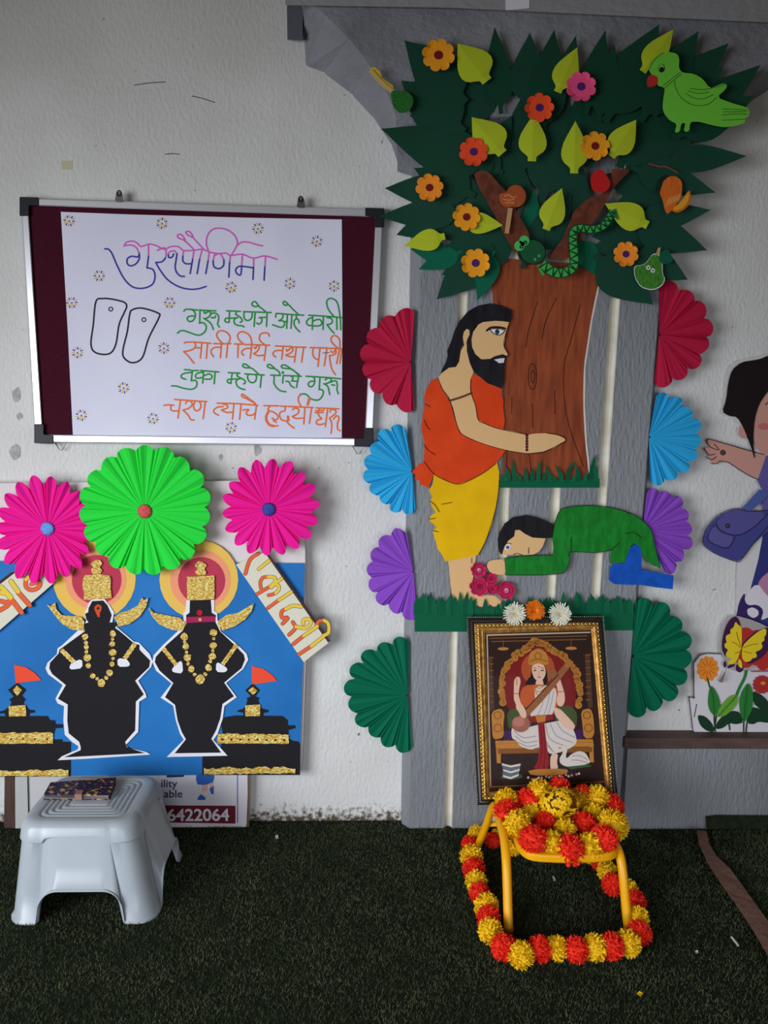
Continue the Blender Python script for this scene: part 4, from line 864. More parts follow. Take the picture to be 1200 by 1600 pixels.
strokes('nostrils', [SC(circ(443, 763, 7, n=8)), SC(circ(472, 738, 7, n=8))], W(dS+.004), ink('nostril', (120, 200, 130)), h, wd=.9, closed=True, h=.001)

# parrot
PC = cr(960, 30, 5.0); t = empty('paper_parrot', 'bright green paper parrot with red beak at upper right of crown', 'paper bird', P(1090, 150, .17))
dp = .156; PM = W(dp)
M_PAR = paper('parrot green', (120, 214, 66))
b = sheet('body', PC([(270,400),(280,350),(320,300),(380,262),(430,255),(490,270),(508,310),(502,380),(530,418),(620,425),(690,465),(745,540),(800,520),(850,500),(880,513),(872,545),(800,610),(900,650),(1040,690),(1057,715),(1050,760),(1022,772),(1020,812),(940,835),(850,845),(750,825),(680,805),(640,800),(592,803),(583,880),(540,876),(556,812),(522,812),(510,882),(468,886),(490,818),(430,790),(390,740),(375,690),(385,600),(395,545),(380,530),(335,520),(340,480),(320,440),(290,435)]), PM, M_PAR, t, sm=1)
sheet('beak', PC([(258,455),(275,440),(300,434),(332,445),(342,490),(320,525),(252,532)]), W(dp+.001), paper('beak red', (200, 52, 44)), t, sm=1)
strokes('feather_lines', [PC(l) for l in ([(380,520),(515,415)], [(395,535),(525,425)], [(470,480),(480,540),(520,610),(590,660),(660,675),(740,660),(800,610)], [(560,580),(620,615),(700,620),(770,590)], [(575,560),(660,580),(740,570)], [(590,540),(680,550),(750,540),(860,512)], [(840,700),(1040,710)], [(840,750),(940,740),(1040,742)], [(845,790),(1020,780)], [(850,725),(1030,722)], [(270,400),(290,350),(330,300),(385,262)])], PM, ink('dark green pen', (34, 76, 30)), t, wd=.9)
e = sheet('eye', PC(circ(368, 382, 27, 34, 16)), W(dp+.0008), M_BLACKP, t, th=.0003); sheet('eye_ring', PC(circ(367, 380, 22, 29, 16)), W(dp+.0012), M_PAR, e, th=.0003); sheet('pupil', PC(circ(370, 393, 18, 20, 14)), W(dp+.0016), M_BLACKP, e, th=.0003)

# ================================================================== PAPER FIGURES ON THE PILLAR
KC = cr(620, 680, 2.5)
pen = ink('fine black pen', (30, 26, 26))
M_SKIN = paper('skin', (232, 188, 130)); M_HAIR = paper('hair black', (24, 22, 26), (36, 34, 38), scale=(60, 60, 10))
def guru():
    d = .056; t = empty('paper_figure', 'paper cutout of bearded man in orange shawl and yellow dhoti holding out his hand', 'paper figure', P(730, 935, d))
    Ma = [W(d+.0006*i) for i in range(10)]
    sheet('legs', KC([(200,485),(310,470),(300,540),(292,615),(385,628),(408,650),(400,668),(220,672),(212,600)]), Ma[0], M_SKIN, t)
    sheet('dhoti', KC([(145,150),(235,185),(290,165),(390,100),(401,150),(397,220),(383,300),(372,350),(348,410),(318,468),(250,482),(190,493),(172,460),(160,445),(148,400),(140,372),(155,360),(135,340),(126,328),(135,312),(152,302),(138,280),(130,258),(138,240),(126,215),(140,190)]), Ma[1], paper('yellow', (244, 194, 8), (234, 184, 6), scale=(12, 12, 12)), t)
    sh = paper('shawl orange', (232, 76, 28), (220, 66, 22), scale=(14, 14, 14))
    sheet('shawl', [GC([(165,490),(130,502),(95,560),(85,600),(90,640),(75,720),(70,800),(85,860),(85,980),(140,1050),(210,1090),(280,1112),(350,1090),(440,1040),(505,990),(565,912),(420,868),(310,818),(275,760),(240,640),(195,560)]), GC([(356,505),(372,462),(430,493),(480,523),(542,555),(540,590),(550,620),(548,660),(558,740),(550,795),(470,770),(403,742),(385,660),(362,580)])], Ma[3], sh, t)
    sheet('shawl_knot', GC([(85,978),(60,990),(12,1042),(35,1058),(30,1080),(60,1092),(62,1118),(90,1120),(108,1140),(142,1055)]), Ma[2], sh, t)
    sheet('arm_and_neck', GC([(172,480),(195,455),(230,430),(270,425),(290,395),(300,330),(318,300),(332,265),(340,330),(352,400),(375,455),(355,500),(358,570),(385,650),(402,735),(440,757),(520,787),(600,800),(690,822),(740,815),(800,813),(870,825),(912,845),(908,862),(850,898),(790,920),(690,932),(560,912),(420,872),(310,822),(280,775),(255,665),(235,620),(195,560),(170,510)]), Ma[4], M_SKIN, t)
    sheet('face', GC([(360,180),(430,150),(500,150),(584,163),(575,200),(562,235),(560,260),(552,300),(565,325),(577,352),(560,366),(540,400),(420,410),(340,330)]), Ma[5], M_SKIN, t)
    sheet('hair', GC([(182,466),(190,440),(215,390),(222,360),(220,330),(245,270),(262,215),(290,160),(340,100),(400,66),(470,52),(530,62),(570,78),(598,92),(598,130),(590,162),(560,158),(500,155),(430,162),(400,178),(370,215),(352,235),(350,212),(335,200),(320,212),(312,250),(318,290),(300,310),(288,395),(270,425),(228,430)]), Ma[6], M_HAIR, t)
    sheet('beard', GC([(335,235),(352,225),(390,178),(400,180),(372,220),(362,265),(366,310),(385,350),(420,380),(470,378),(500,362),(545,350),(567,360),(562,378),(556,420),(553,500),(540,553),(500,537),(455,520),(420,490),(380,452),(352,400),(335,330)]), Ma[6], M_HAIR, t)
    sheet('ear', GC([(312,250),(318,220),(335,201),(350,210),(352,235),(338,262),(330,290),(318,292)]), Ma[7], M_SKIN, t)
    sheet('mouth', GC([(495,382),(530,375),(557,373),(552,400),(525,403)]), Ma[7], paper('mouth white', (225, 222, 226)), t)
    e = sheet('eye', GC([(470,207),(500,200),(535,203),(558,212),(540,232),(515,238),(492,228)]), Ma[7], M_WHITEP, t); sheet('pupil', GC(circ(513, 219, 13, 16, 12)), Ma[8], ink('iris', (52, 62, 66)), e)
    strokes('eye_line', [GC([(468,206),(500,200),(535,203),(560,212)]), GC([(470,208),(492,228),(515,238),(540,232),(558,212)])], Ma[8], pen, e, wd=1.2)
    strokes('eyebrow', [(GC([(452,212),(468,198),(490,192),(530,193),(560,200)]), 3.0)], Ma[7], pen, t)
    strokes('armband', [(GC([(237,622),(300,603),(362,578)]), 3.4)], Ma[5], ink('thread brown', (112, 66, 56)), t)
    sheet('bead_bracelet', [GC(circ(687, 826+17*i, 9, n=10)) for i in range(6)], Ma[5], ink('bead maroon', (86, 34, 40)), t, th=.001)
    strokes('ink_lines', [GC(l) for l in ([(165,492),(195,560),(235,620),(280,775),(310,822),(420,872),(560,912),(690,932),(790,920),(908,862)], [(358,505),(358,570),(385,650),(402,735),(440,757),(520,787),(690,822)], [(800,813),(870,825),(912,845)], [(85,880),(110,915),(150,940)], [(85,735),(105,780),(120,790)], [(90,640),(120,660)], [(85,980),(140,1050),(210,1090),(280,1112),(350,1090),(440,1040),(505,990)], [(584,165),(562,235),(552,300),(577,352),(560,366)])]
            +[KC(l) for l in ([(126,328),(150,325)], [(130,258),(150,275),(165,300)], [(140,372),(160,378)], [(175,270),(215,262)], [(401,150),(397,220),(383,300),(348,410),(318,468)], [(292,480),(292,500)])], Ma[6], pen, t, wd=.9)
guru()
def child():
    d = .0665; t = empty('paper_figure', 'paper cutout of kneeling child in green top bowing with arm stretched out', 'paper figure', P(900, 900, d))
    Ma = [W(d+.0006*i) for i in range(8)]
    gm = paper('green marker', (30, 138, 44), (22, 116, 36), scale=(70, 70, 24)); bm = paper('blue marker', (24, 92, 196), (20, 80, 176), scale=(40, 40, 40))
    sheet('trousers', KC([(905,440),(935,425),(957,440),(955,480),(957,526),(1010,535),(1082,548),(1078,602),(1010,594),(950,585),(850,582),(828,565),(832,520),(845,500),(890,500)]), Ma[0], bm, t)
    sheet('top', KC([(618,345),(628,310),(642,290),(660,283),(700,277),(780,276),(860,288),(940,318),(985,358),(998,385),(1006,420),(1018,470),(1030,520),(995,507),(970,480),(955,460),(950,435),(932,423),(912,433),(905,455),(890,497),(832,497),(834,470),(842,445),(830,452),(780,459),(680,456),(676,490),(662,525),(640,540),(560,546),(425,546),(420,480),(500,472),(608,468),(612,440),(606,400)]), Ma[2], gm, t)
    sheet('face', KC([(410,468),(415,430),(440,400),(455,365),(480,365),(530,395),(582,400),(570,435),(555,455),(535,466),(500,468),(465,468)]), Ma[1], M_SKIN, t)
    sheet('hair', KC([(396,430),(394,405),(402,380),(420,345),(455,320),(510,311),(560,325),(600,342),(616,352),(608,400),(575,403),(530,400),(500,385),(480,370),(462,371),(458,395),(435,412),(420,435),(410,467),(400,455)]), Ma[3], M_HAIR, t)
    sheet('hand', KC([(350,512),(358,492),(385,486),(421,484),(426,545),(390,545),(365,538)]), Ma[1], M_SKIN, t, sm=1)
    e = sheet('eye', KC([(420,445),(428,428),(442,424),(445,438),(432,450)]), Ma[2], M_WHITEP, t); sheet('pupil', KC(circ(433, 438, 7, n=10)), Ma[3], ink('blue iris', (70, 100, 140)), e)
    for l in ([(418,430),(432,422),(446,425)], [(515,440),(514,462)], [(455,466),(470,462),(490,468)], [(680,456),(682,400)], [(842,445),(870,420)], [(895,385),(925,380),(955,400)], [(832,497),(845,500)]): strokes('ink_line', [KC(l)], Ma[4], pen, t, wd=1.0)
    strokes('outline', [KC([(618,345),(628,310),(642,290),(660,283),(700,277),(780,276),(860,288),(940,318),(985,358),(998,385),(1006,420),(1018,470),(1030,520)]), KC([(420,480),(500,472),(608,468)]), KC([(425,546),(560,546),(640,540),(662,525),(676,490),(680,456),(780,459),(842,445)])], Ma[4], pen, t, wd=.9)
child()
M_ROSE = paper('rose crimson', (196, 38, 84)); M_ROSE2 = paper('rose dark', (150, 22, 58)); M_ROSE3 = paper('rose pale', (226, 140, 170))
for (x, y, r, mc, lab) in ((320,527,31,2,'crimson paper rose with pale centre at top of cluster by the feet'), (368,562,26,1,'small crimson paper rose in the middle of the cluster'), (322,592,38,1,'large crimson paper rose at lower left of cluster'), (374,601,22,1,'smallest crimson paper rose between two lower roses'), (427,606,37,2,'crimson paper rose with pale centre at lower right of cluster')):
    cx, cy = KC((x, y))[0]; t = flower((cx, cy), r/2.5, M_ROSE, M_ROSE3 if mc == 2 else M_ROSE2, lab, d=.062+.001*(x % 5), n=7, group='crimson paper roses at the man\'s feet')
    strokes('petal_spiral', [[(cx+(1.5+k*.55)*math.cos(k*.8), cy+(1.5+k*.55)*math.sin(k*.8)) for k in range(int(r/2.5/.55*.75))]], W(.062+.001*(x % 5)+.005), M_ROSE2, t, wd=.8)

M_GR = paper('grass green', (8, 96, 62)); M_GR2 = paper('grass dark', (6, 80, 54))
def grass(name, segs, M, label):
    t = empty(name, label, 'paper grass', M(*segs[0][:2], 0))
    for x0, y0, x1, y1, bot, n, hmin, hmax, wb, lean in segs:
        polys = [[(x0, y0), (x1, y1), (x1, bot), (x0, bot)]]
        for i in range(n):
            f = (i+.5)/n; x = x0+(x1-x0)*f; y = y0+(y1-y0)*f; hh = random.uniform(hmin, hmax); ln = random.uniform(-lean, lean)
            polys.append([(x-wb/2, y+3), (x-wb*.5+ln*.2, y-hh*.45), (x-wb*.22+ln*.6, y-hh*.8), (x+ln, y-hh), (x+wb*.3+ln*.5, y-hh*.7), (x+wb*.5+ln*.12, y-hh*.35), (x+wb/2, y+3)])
        o = sheet('grass_strip', polys, M, M_GR, t, step=.0002, bend=lambda x, y: .002*math.sin(x*.35))
    return t
grass('grass_cutout', [(648,958,738,960,987,13,24,36,10,5), (735,958,850,956,985,12,12,28,9,5), (845,956,935,954,980,9,20,38,9,9), (930,956,989,955,985,8,20,34,10,6)], W(.060), 'long strip of green paper grass behind top of framed picture')
grass('grass_cutout', [(781,752,937,748,762,17,8,40,7,13)], W(.0585), 'short strip of green paper grass at foot of paper trunk')

# ================================================================== FRAMED PICTURE
FB = (P(745, 1258, .25)+P(967, 1252, .25))/2; FT = (P(729, 964, .085)+P(942, 963, .085))/2
FU = (P(967, 1252, .25)-P(745, 1258, .25)).normalized(); FN = FU.cross((FT-FB).normalized()).normalized()
if FN.y > 0: FN = -FN
fc = cr(700, 920, 4.0)
def FM(h0):
    def f(x, y, h=0.0):
        v = ray(x, y); q = FB+FN*(h0+h); return CP+v*((q-CP).dot(FN)/v.dot(FN))
    return f
def frame():
    t = empty('framed_picture', 'framed goddess print in black and gold moulding standing on the yellow chair', 'framed picture', FB)
    O = fc([(115,175),(970,172),(1067,1330),(181,1356)]); I = fc([(232,278),(893,258),(982,1236),(262,1268)])
    def q(s): return [(O[i][0]+(I[i][0]-O[i][0])*s, O[i][1]+(I[i][1]-O[i][1])*s) for i in range(4)]
    M0 = FM(0)
    blk = mat('black lacquer', (26, 22, 22), rough=.25, spec=.5); gold = mat('antique gold', (214, 164, 84), rough=.4, metal=.6, col2=(160, 116, 56), scale=(60, 60, 60)); bright = mat('gold bead', (222, 184, 96), rough=.25, metal=.9); sil = mat('pale bead', (196, 188, 160), rough=.3, metal=.7)
    def loft(name, levels, mt):
        V, Fc = [], []
        for s, h in levels: V += [M0(*p, h) for p in q(s)]
        for k in range(len(levels)-1):
            for i in range(4): j = (i+1) % 4; Fc.append((k*4+i, k*4+j, (k+1)*4+j, (k+1)*4+i))
        return fix_normals(link_mesh(name, V, Fc, mt, t))
    loft('outer_moulding', [(0, -.012), (0, .012), (.03, .016), (.1, .015), (.2, .021), (.32, .021), (.42, .014)], blk)
    gm = loft('gold_moulding', [(.40, .014), (.45, .016), (.66, .017), (.70, .011), (.82, .009), (.86, .0105), (.97, .007), (1.02, .002)], gold)
    V, Fc = [], []
    def bead(p, r):
        o = len(V); n = 6
        for j in range(1, 3):
            a = j*math.pi/4; V.extend(p+(FU*math.cos(2*math.pi*i/n)*math.sin(a)+FN.cross(FU)*math.sin(2*math.pi*i/n)*math.sin(a)+FN*math.cos(a))*r for i in range(n))
        V.append(p+FN*r); T = len(V)-1
        for i in range(n): Fc.append((o+i, o+(i+1) % n, o+n+(i+1) % n, o+n+i)); Fc.append((o+n+i, o+n+(i+1) % n, T))
    for s, h, r, dst, nm, mm in ((.03, .015, .0023, 3.2, 'outer_bead_row', sil), (.55, .0165, .0052, 6.2, 'gold_bead_row', bright)):
        V, Fc = [], []
        Q = q(s)
        for i in range(4):
            a, b = Q[i], Q[(i+1) % 4]; n = int(math.dist(a, b)/dst)
            for k in range(n): bead(M0(a[0]+(b[0]-a[0])*k/n, a[1]+(b[1]-a[1])*k/n, h), r)
        fix_normals(link_mesh(nm, V, Fc, mm, t, smooth=True))
    # the print
    def c8(n_, c): return ink('print '+n_, tuple(min(250, int(v*1.04+2)) for v in c))
    pr = sheet('print', q(.99), FM(.001), c8('ground', (50, 34, 30)), t, th=.0004)
    st = [0]
    def L(polys, m_, sm=0):
        st[0] += 1; return sheet('print_shape', [fc(p) for p in polys], FM(.0015+.00004*st[0]), m_, pr, th=.00002, sm=sm)
    def LS(lines, m_, wd): st[0] += 1; return strokes('print_line', [fc(l) for l in lines], FM(.0015+.00004*st[0]), m_, pr, wd=wd, h=.00003, hs=0)
    g_ = c8('gold', (190, 128, 54)); gd = c8('dark gold', (136, 84, 36)); wh = c8('white', (214, 204, 194)); shd = c8('fold grey', (150, 142, 140)); sk = c8('flesh', (226, 188, 160)); rd = c8('red', (150, 34, 40)); hr = c8('hair', (36, 24, 22)); ro = c8('arch red', (126, 34, 32)); br = c8('veena brown', (150, 96, 58)); grn = c8('cushion', (74, 86, 46))
    L([[(240,285),(888,268),(890,276),(248,294)], [(240,285),(248,290),(270,1240),(262,1250)]], c8('mat edge', (196, 176, 150)))
    LS([[(262,310),(872,294)], [(272,330),(862,316)]], gd, 1.4)
    L([[(250,430),(275,430),(290,760),(262,760)], [(855,410),(885,405),(905,740),(875,745)]], c8('column', (86, 60, 40)))
    LS([[(258,430+40*i),(282,430+40*i)] for i in range(8)]+[[(862,415+40*i),(890,412+40*i)] for i in range(8)], gd, 1.6)
    L([[(360,740),(345,600),(385,470),(470,385),(560,355),(660,385),(750,470),(800,590),(800,740),(700,790),(440,790)]], ro, 2)
    L([circ(562, 500, 105)], c8('glow', (176, 84, 44)))
    blobs = []
    for (x, y) in catmull([(345,720),(335,640),(335,560),(365,490),(410,430),(450,395),(495,370),(530,345),(560,330),(595,345),(640,375),(690,400),(740,440),(790,500),(815,560),(820,640),(820,720)], 4):
        blobs += [circ(x+random.uniform(-9, 9), y+random.uniform(-9, 9), random.uniform(15, 24), n=10)]
    st[0] += 1; L(blobs[::2], g_); L(blobs[1::2], c8('gold light', (172, 112, 46))); L([circ(x0[0][0]-15, x0[0][1], 6, n=8) for x0 in blobs[::2]], gd)
    L([circ(345, 375, 34, 10), circ(770, 372, 36, 10)], g_); LS([[(345,320),(345,370)], [(770,310),(770,365)]], gd, 1)
    L([[(270,770),(330,745),(355,780),(345,850),(350,930),(280,945),(275,850)], [(830,760),(890,745),(910,800),(915,930),(850,938),(840,850)]], g_, 1); LS([ring_line(310,790,22), ring_line(312,870,24), ring_line(868,790,22), ring_line(878,870,24)], gd, 1.6)
    L([[(365,770),(430,740),(520,740),(520,900),(380,890)], [(660,740),(770,730),(810,780),(800,880),(680,880)]], grn, 1)
    L([[(350,890),(420,880),(430,950),(350,950)], [(760,880),(845,880),(845,950),(760,950)]], c8('purple cloth', (66, 36, 84)))
    L([[(295,950),(905,940),(912,985),(300,1000)], [(300,995),(330,995),(330,1090),(305,1090)], [(880,985),(908,985),(912,1085),(888,1085)]], g_); L([[(310,1000),(900,988),(902,1020),(312,1032)]], gd); LS([[(310,968),(900,958)]], c8('gold light', (172, 112, 46)), 1.4)
    # figure
    L([[(505,600),(520,520),(540,470),(600,465),(618,520),(625,590),(600,600),(545,600)], [(500,560),(530,540),(525,590),(478,608)]], hr, 1)
    L([[(498,470),(510,400),(545,378),(562,372),(590,380),(620,405),(632,470),(600,480),(565,462),(530,480)]], g_, 1); LS([ring_line(563,420,20), [(510,455),(563,440),(622,455)]], gd, 1.3)
    L([[(524,480),(565,462),(605,480),(612,530),(598,562),(570,582),(540,562),(526,530)]], sk, 2); L([[(550,575),(592,570),(600,610),(545,612)]], sk)
    LS([[(537,512),(550,509)], [(582,510),(597,511)]], hr, 1.6); LS([[(533,498),(550,494)], [(582,494),(600,498)]], hr, .8); LS([[(562,553),(578,552)]], c8('lips', (180, 60, 60)), 1.5); LS([[(568,515),(566,538),(572,540)]], c8('nose shade', (190, 140, 112)), .7); L([circ(568, 488, 4, n=8)], rd)
    L([[(412,575),(428,548),(448,552),(455,580),(446,620),(440,660),(448,690),(462,705),(450,740),(428,730),(410,690),(412,620)]], sk, 1); LS([[(412,655),(440,655)], [(430,560),(430,600)]], g_, 1.6)
    L([[(452,640),(480,605),(545,598),(610,600),(650,610),(690,620),(700,700),(650,800),(520,800),(490,740),(450,720)]], c8('orange blouse', (196, 92, 44)), 1)
    L([[(540,610),(650,605),(682,640),(670,740),(640,810),(520,810),(510,760),(545,700)]], wh, 1); LS([[(640,620),(628,700),(600,790)], [(660,640),(645,720),(622,800)], [(600,640),(590,720),(560,790)]], shd, 1.0)
    LS([[(540,605),(570,622),(600,606)], [(530,615),(568,645),(610,615)], [(545,640),(568,668),(590,640)]], g_, 1.5)
    L([[(655,560),(672,545),(700,560),(712,600),(728,650),(732,700),(715,735),(690,735),(676,700),(690,650),(678,600),(660,590)]], sk, 1); LS([[(690,645),(725,640)]], g_, 1.6)
    L([[(400,870),(430,862),(500,866),(560,850),(640,835),(720,820),(775,860),(800,920),(806,965),(760,1000),(690,1025),(640,1035),(610,1000),(560,990),(520,1008),(450,985),(430,950),(400,935),(395,900)]], wh, 1)
    LS([[(610,850),(640,940),(740,985)], [(640,845),(680,920),(780,960)], [(680,835),(720,890),(795,930)], [(415,890),(470,930),(550,920)], [(420,920),(480,960),(560,950)], [(440,960),(500,985),(555,975)], [(600,870),(612,950),(660,1020)], [(620,980),(650,1010)]], shd, 1.3)
    L([[(660,740),(700,750),(740,790),(795,850),(790,880),(740,878),(700,830),(668,790)]], sk, 1)
    L([[(505,800),(560,790),(655,785),(660,815),(600,830),(510,835)]], rd); L([[(545,795),(612,790),(608,830),(560,838)]], g_)
    L([[(562,838),(602,835),(612,930),(622,1010),(632,1090),(622,1128),(580,1130),(535,1122),(560,1080),(572,1000)]], rd); LS([[(580,850),(588,1000),(570,1110)], [(595,850),(606,1000),(600,1115)]], c8('red shade', (104, 20, 30)), 1.2)
    L([[(640,1035),(690,1028),(680,1085),(690,1120),(655,1145),(638,1120)]], sk, 1)
    # veena
    LS([[(470,800),(600,660),(745,480)]], br, 10); LS([[(480,760),(610,620),(690,535)]], hr, 1.5); LS([[(745,480),(770,462)]], c8('gold light', (172, 112, 46)), 7)
    L([circ(455, 845, 58, 52)], c8('gourd', (164, 98, 80))); L([circ(442, 832, 36, 30)], c8('gourd face', (186, 124, 104))); L([circ(650, 528, 30)], br)
    L([[(425,720),(448,705),(480,745),(492,790),(480,812),(455,800),(440,765),(425,750)]], sk, 1)
    # swan
    L([[(700,1090),(696,1060),(715,1030),(722,1005),(706,1000),(704,988),(722,976),(742,985),(746,1010),(735,1045),(742,1062),(775,1030),(820,1012),(860,1025),(880,1060),(892,1085),(850,1102),(790,1112),(730,1110)]], wh, 1); LS([[(775,1045),(830,1045),(872,1070)], [(770,1070),(820,1072),(870,1088)]], shd, 1.2); L([[(690,992),(706,988),(706,998),(694,1000)]], c8('beak', (210, 120, 40)))
    L([[(740,1112),(880,1098),(900,1110),(770,1128)], [(330,1170),(460,1160),(468,1180),(400,1192),(335,1185)]], c8('leaf green', (60, 92, 56)))
    for i in range(5): L([[(335+4*i % 9,1090+18*i),(392,1104+18*i),(455-3*i,1092+16*i),(452-3*i,1106+16*i),(392,1118+18*i),(338+4*i % 9,1104+18*i)]], (wh, c8('book teal', (92, 116, 120)))[i % 2])
    L([[(495,1130),(740,1122),(752,1150),(700,1165),(520,1168)]], g_, 1)
    for i in range(16): L([circ(505+21*i+random.uniform(-5, 5), 1185-1.6*i+random.uniform(-10, 10), 8, n=7)], c8('pink flower', (206, 140, 140)) if i % 3 else c8('cream flower', (224, 210, 180)))
    LS([[(235,1240),(985,1205)]], gd, 2.0)
    gl = bpy.data.materials.new('picture glass'); gl.use_nodes = True; nt = gl.node_tree; nt.nodes.clear()
    out = nt.nodes.new('ShaderNodeOutputMaterial'); mxs = nt.nodes.new('ShaderNodeMixShader'); tr = nt.nodes.new('ShaderNodeBsdfTransparent'); gy = nt.nodes.new('ShaderNodeBsdfGlossy'); fr = nt.nodes.new('ShaderNodeFresnel'); fr.inputs[0].default_value = 1.1
    gy.inputs['Roughness'].default_value = .02; tr.inputs[0].default_value = (.93, .93, .93, 1)
    nt.links.new(fr.outputs[0], mxs.inputs[0]); nt.links.new(tr.outputs[0], mxs.inputs[1]); nt.links.new(gy.outputs[0], mxs.inputs[2]); nt.links.new(mxs.outputs[0], out.inputs[0])
    link_mesh('glass', [FM(.0058)(*p) for p in q(.97)], [(3, 2, 1, 0)], gl, t)
frame()

def bloom(name, c, r, mats_, label, layers, group, flat=.5, nrm=Vector((0, -1, .15))):
    nrm = nrm.normalized(); a_ = nrm.cross(Vector((0, 0, 1))).normalized(); b_ = nrm.cross(a_)
    t = empty(name, label, 'flower', c, group); V, Fc = [], []
    for n, r0, r1, h0, h1, wd in layers:
        off = random.random()
        for i in range(n):
            a = 2*math.pi*(i+off)/n+random.uniform(-.06, .06); k = random.uniform(.9, 1.08)
            dr = a_*math.cos(a)+b_*math.sin(a); sd = dr.cross(nrm); o = len(V)
            p0 = c+dr*r*r0+nrm*r*h0; p1 = c+dr*r*(r0+(r1-r0)*.6)*k+nrm*r*(h0+(h1-h0)*.45); p2 = c+dr*r*r1*k+nrm*r*h1*k
            w_ = r*wd
            V += [p0-sd*w_*.4, p0+sd*w_*.4, p1-sd*w_, p1+nrm*(-.03*r), p1+sd*w_, p2-sd*w_*.5, p2+sd*w_*.5]
            Fc += [(o, o+1, o+3), (o, o+3, o+2), (o+1, o+4, o+3), (o+2, o+3, o+6, o+5), (o+3, o+4, o+6)]
    link_mesh('petals', V, Fc, mats_[0], t)
    if len(mats_) > 1:
        V, Fc = [], []
        for i in range(60):
            a = random.random()*6.283; q = math.sqrt(random.random())*.2*r; p = c+(a_*math.cos(a)+b_*math.sin(a))*q+nrm*r*(.3); o = len(V)
            V += [p-a_*.02*r, p+a_*.02*r, p+b_*.03*r+nrm*r*.14]; Fc.append((o, o+1, o+2))
        link_mesh('yellow_centre', V, Fc, mats_[1], t)
    return t
chl = [(26, .1, 1.0, .0, .12, .075), (24, .1, .9, .06, .24, .075), (20, .08, .72, .1, .36, .07), (16, .06, .5, .14, .44, .06), (10, .04, .3, .2, .46, .05)]
M_CHR = mat('white petals', (238, 236, 214), rough=.6); M_CHC = mat('yellow centre', (230, 200, 50))
for x, y, lab in ((415,157,'white chrysanthemum with yellow centre on left of frame top'), (698,157,'white chrysanthemum with yellow centre on right of frame top')):
    bloom('chrysanthemum', FM(.03)(*fc((x, y))[0]), 20*.00185, (M_CHR, M_CHC), lab, chl, 'white chrysanthemums on the frame')
mgl = [(22, .5, 1.0, .0, .1, .12), (20, .45, .92, .12, .28, .12), (18, .35, .8, .22, .42, .12), (15, .25, .62, .32, .54, .12), (12, .1, .44, .4, .62, .12), (8, .0, .25, .45, .66, .12)]
bloom('marigold', FM(.026)(*fc((542, 131))[0]), 17.5*.00185, (mat('marigold orange', (240, 132, 24)),), 'orange marigold between two white flowers on frame top', mgl, None)

# ================================================================== YELLOW CHAIR, GARLANDS, OFFERING
M_YEL = mat('yellow enamel', (246, 176, 12), rough=.35, spec=.4)
def chair():
    t = empty('small_chair', 'small yellow children\'s chair carrying the garland and framed picture', 'chair', (.59, -.39, 0))
    # seat slab
    def zs(y): return .196-.012*((y+.54)/.34)
    out = [(.452,-.215),(.46,-.46),(.475,-.512),(.50,-.532),(.60,-.540),(.70,-.532),(.732,-.512),(.738,-.46),(.735,-.215)]
    out = chaikin(out, 2); n = len(out); V = [(x, y, zs(y)) for x, y in out]+[(x, y, zs(y)-.023) for x, y in out]
    o = fix_normals(link_mesh('seat', V, [tuple(range(n)), tuple(range(2*n-1, n-1, -1))]+[(i, n+i, n+(i+1) % n, (i+1) % n) for i in range(n)], M_YEL, t))
    b = o.modifiers.new('bevel', 'BEVEL'); b.width = .006; b.segments = 3; b.limit_method = 'ANGLE'
    for sx, pts in (('l', [(.437,-.285,.205),(.437,-.36,.203),(.436,-.43,.196),(.433,-.475,.178),(.431,-.51,.14),(.430,-.545,.06),(.429,-.568,.004)]), ('r', [(.742,-.285,.190),(.742,-.40,.186),(.741,-.46,.184),(.742,-.50,.172),(.744,-.525,.13),(.748,-.545,.06),(.752,-.562,.004)])):
        lg = tube('leg', curve3(pts), .0125, M_YEL, t); tube('foot_cap', [Vector(pts[-1])+Vector((0, 0, .012)), Vector(pts[-1])-Vector((0, 0, .003))], .0135, mat('foot rubber', (170, 120, 20)), lg)
    tube('leg', curve3([(.437,-.30,.205),(.434,-.275,.192),(.424,-.235,.11),(.409,-.178,.004)]), .0115, M_YEL, t)
    tube('leg', curve3([(.742,-.30,.190),(.745,-.275,.18),(.752,-.235,.11),(.764,-.178,.004)]), .0115, M_YEL, t)
    tube('cross_bar', [(.425,-.24,.12),(.752,-.24,.12)], .008, M_YEL, t)
chair()
def pom_mesh(name, mt, seed):
    rn = random.Random(seed); bm = bmesh.new(); bmesh.ops.create_icosphere(bm, subdivisions=2, radius=.78)
    for _ in range(420):
        z = rn.uniform(-1, 1); a = rn.random()*6.283; q = math.sqrt(1-z*z); n_ = Vector((q*math.cos(a), q*math.sin(a), z))
        d = (n_+Vector((rn.gauss(0, .25), rn.gauss(0, .25), rn.gauss(0, .25)))).normalized(); s = d.orthogonal().normalized(); s.rotate(Matrix.Rotation(rn.random()*6.28, 3, d))
        w_ = rn.uniform(.045, .085); L = rn.uniform(.92, 1.1); p0 = n_*.68
        vs = [bm.verts.new(p0-s*w_*.7), bm.verts.new(p0+s*w_*.7), bm.verts.new(p0*.25+d*(L*.75)+s*w_), bm.verts.new(d*L), bm.verts.new(p0*.25+d*(L*.75)-s*w_)]
        bm.faces.new(vs)
    me = bpy.data.meshes.new(name); bm.to_mesh(me); bm.free(); me.materials.append(mt); return me
M_PR = mat('red floss', (240, 48, 26), rough=.7); M_PY = mat('yellow floss', (244, 200, 22), rough=.7); M_PD = mat('ochre floss', (214, 160, 16), rough=.7)
poms = {'R': [pom_mesh('pompom', M_PR, i) for i in (1, 2, 3)], 'Y': [pom_mesh('pompom', M_PY, i) for i in (4, 5, 6)], 'D': [pom_mesh('pompom', M_PD, 7)]}
hc = cr(690, 1210, 3.4286)
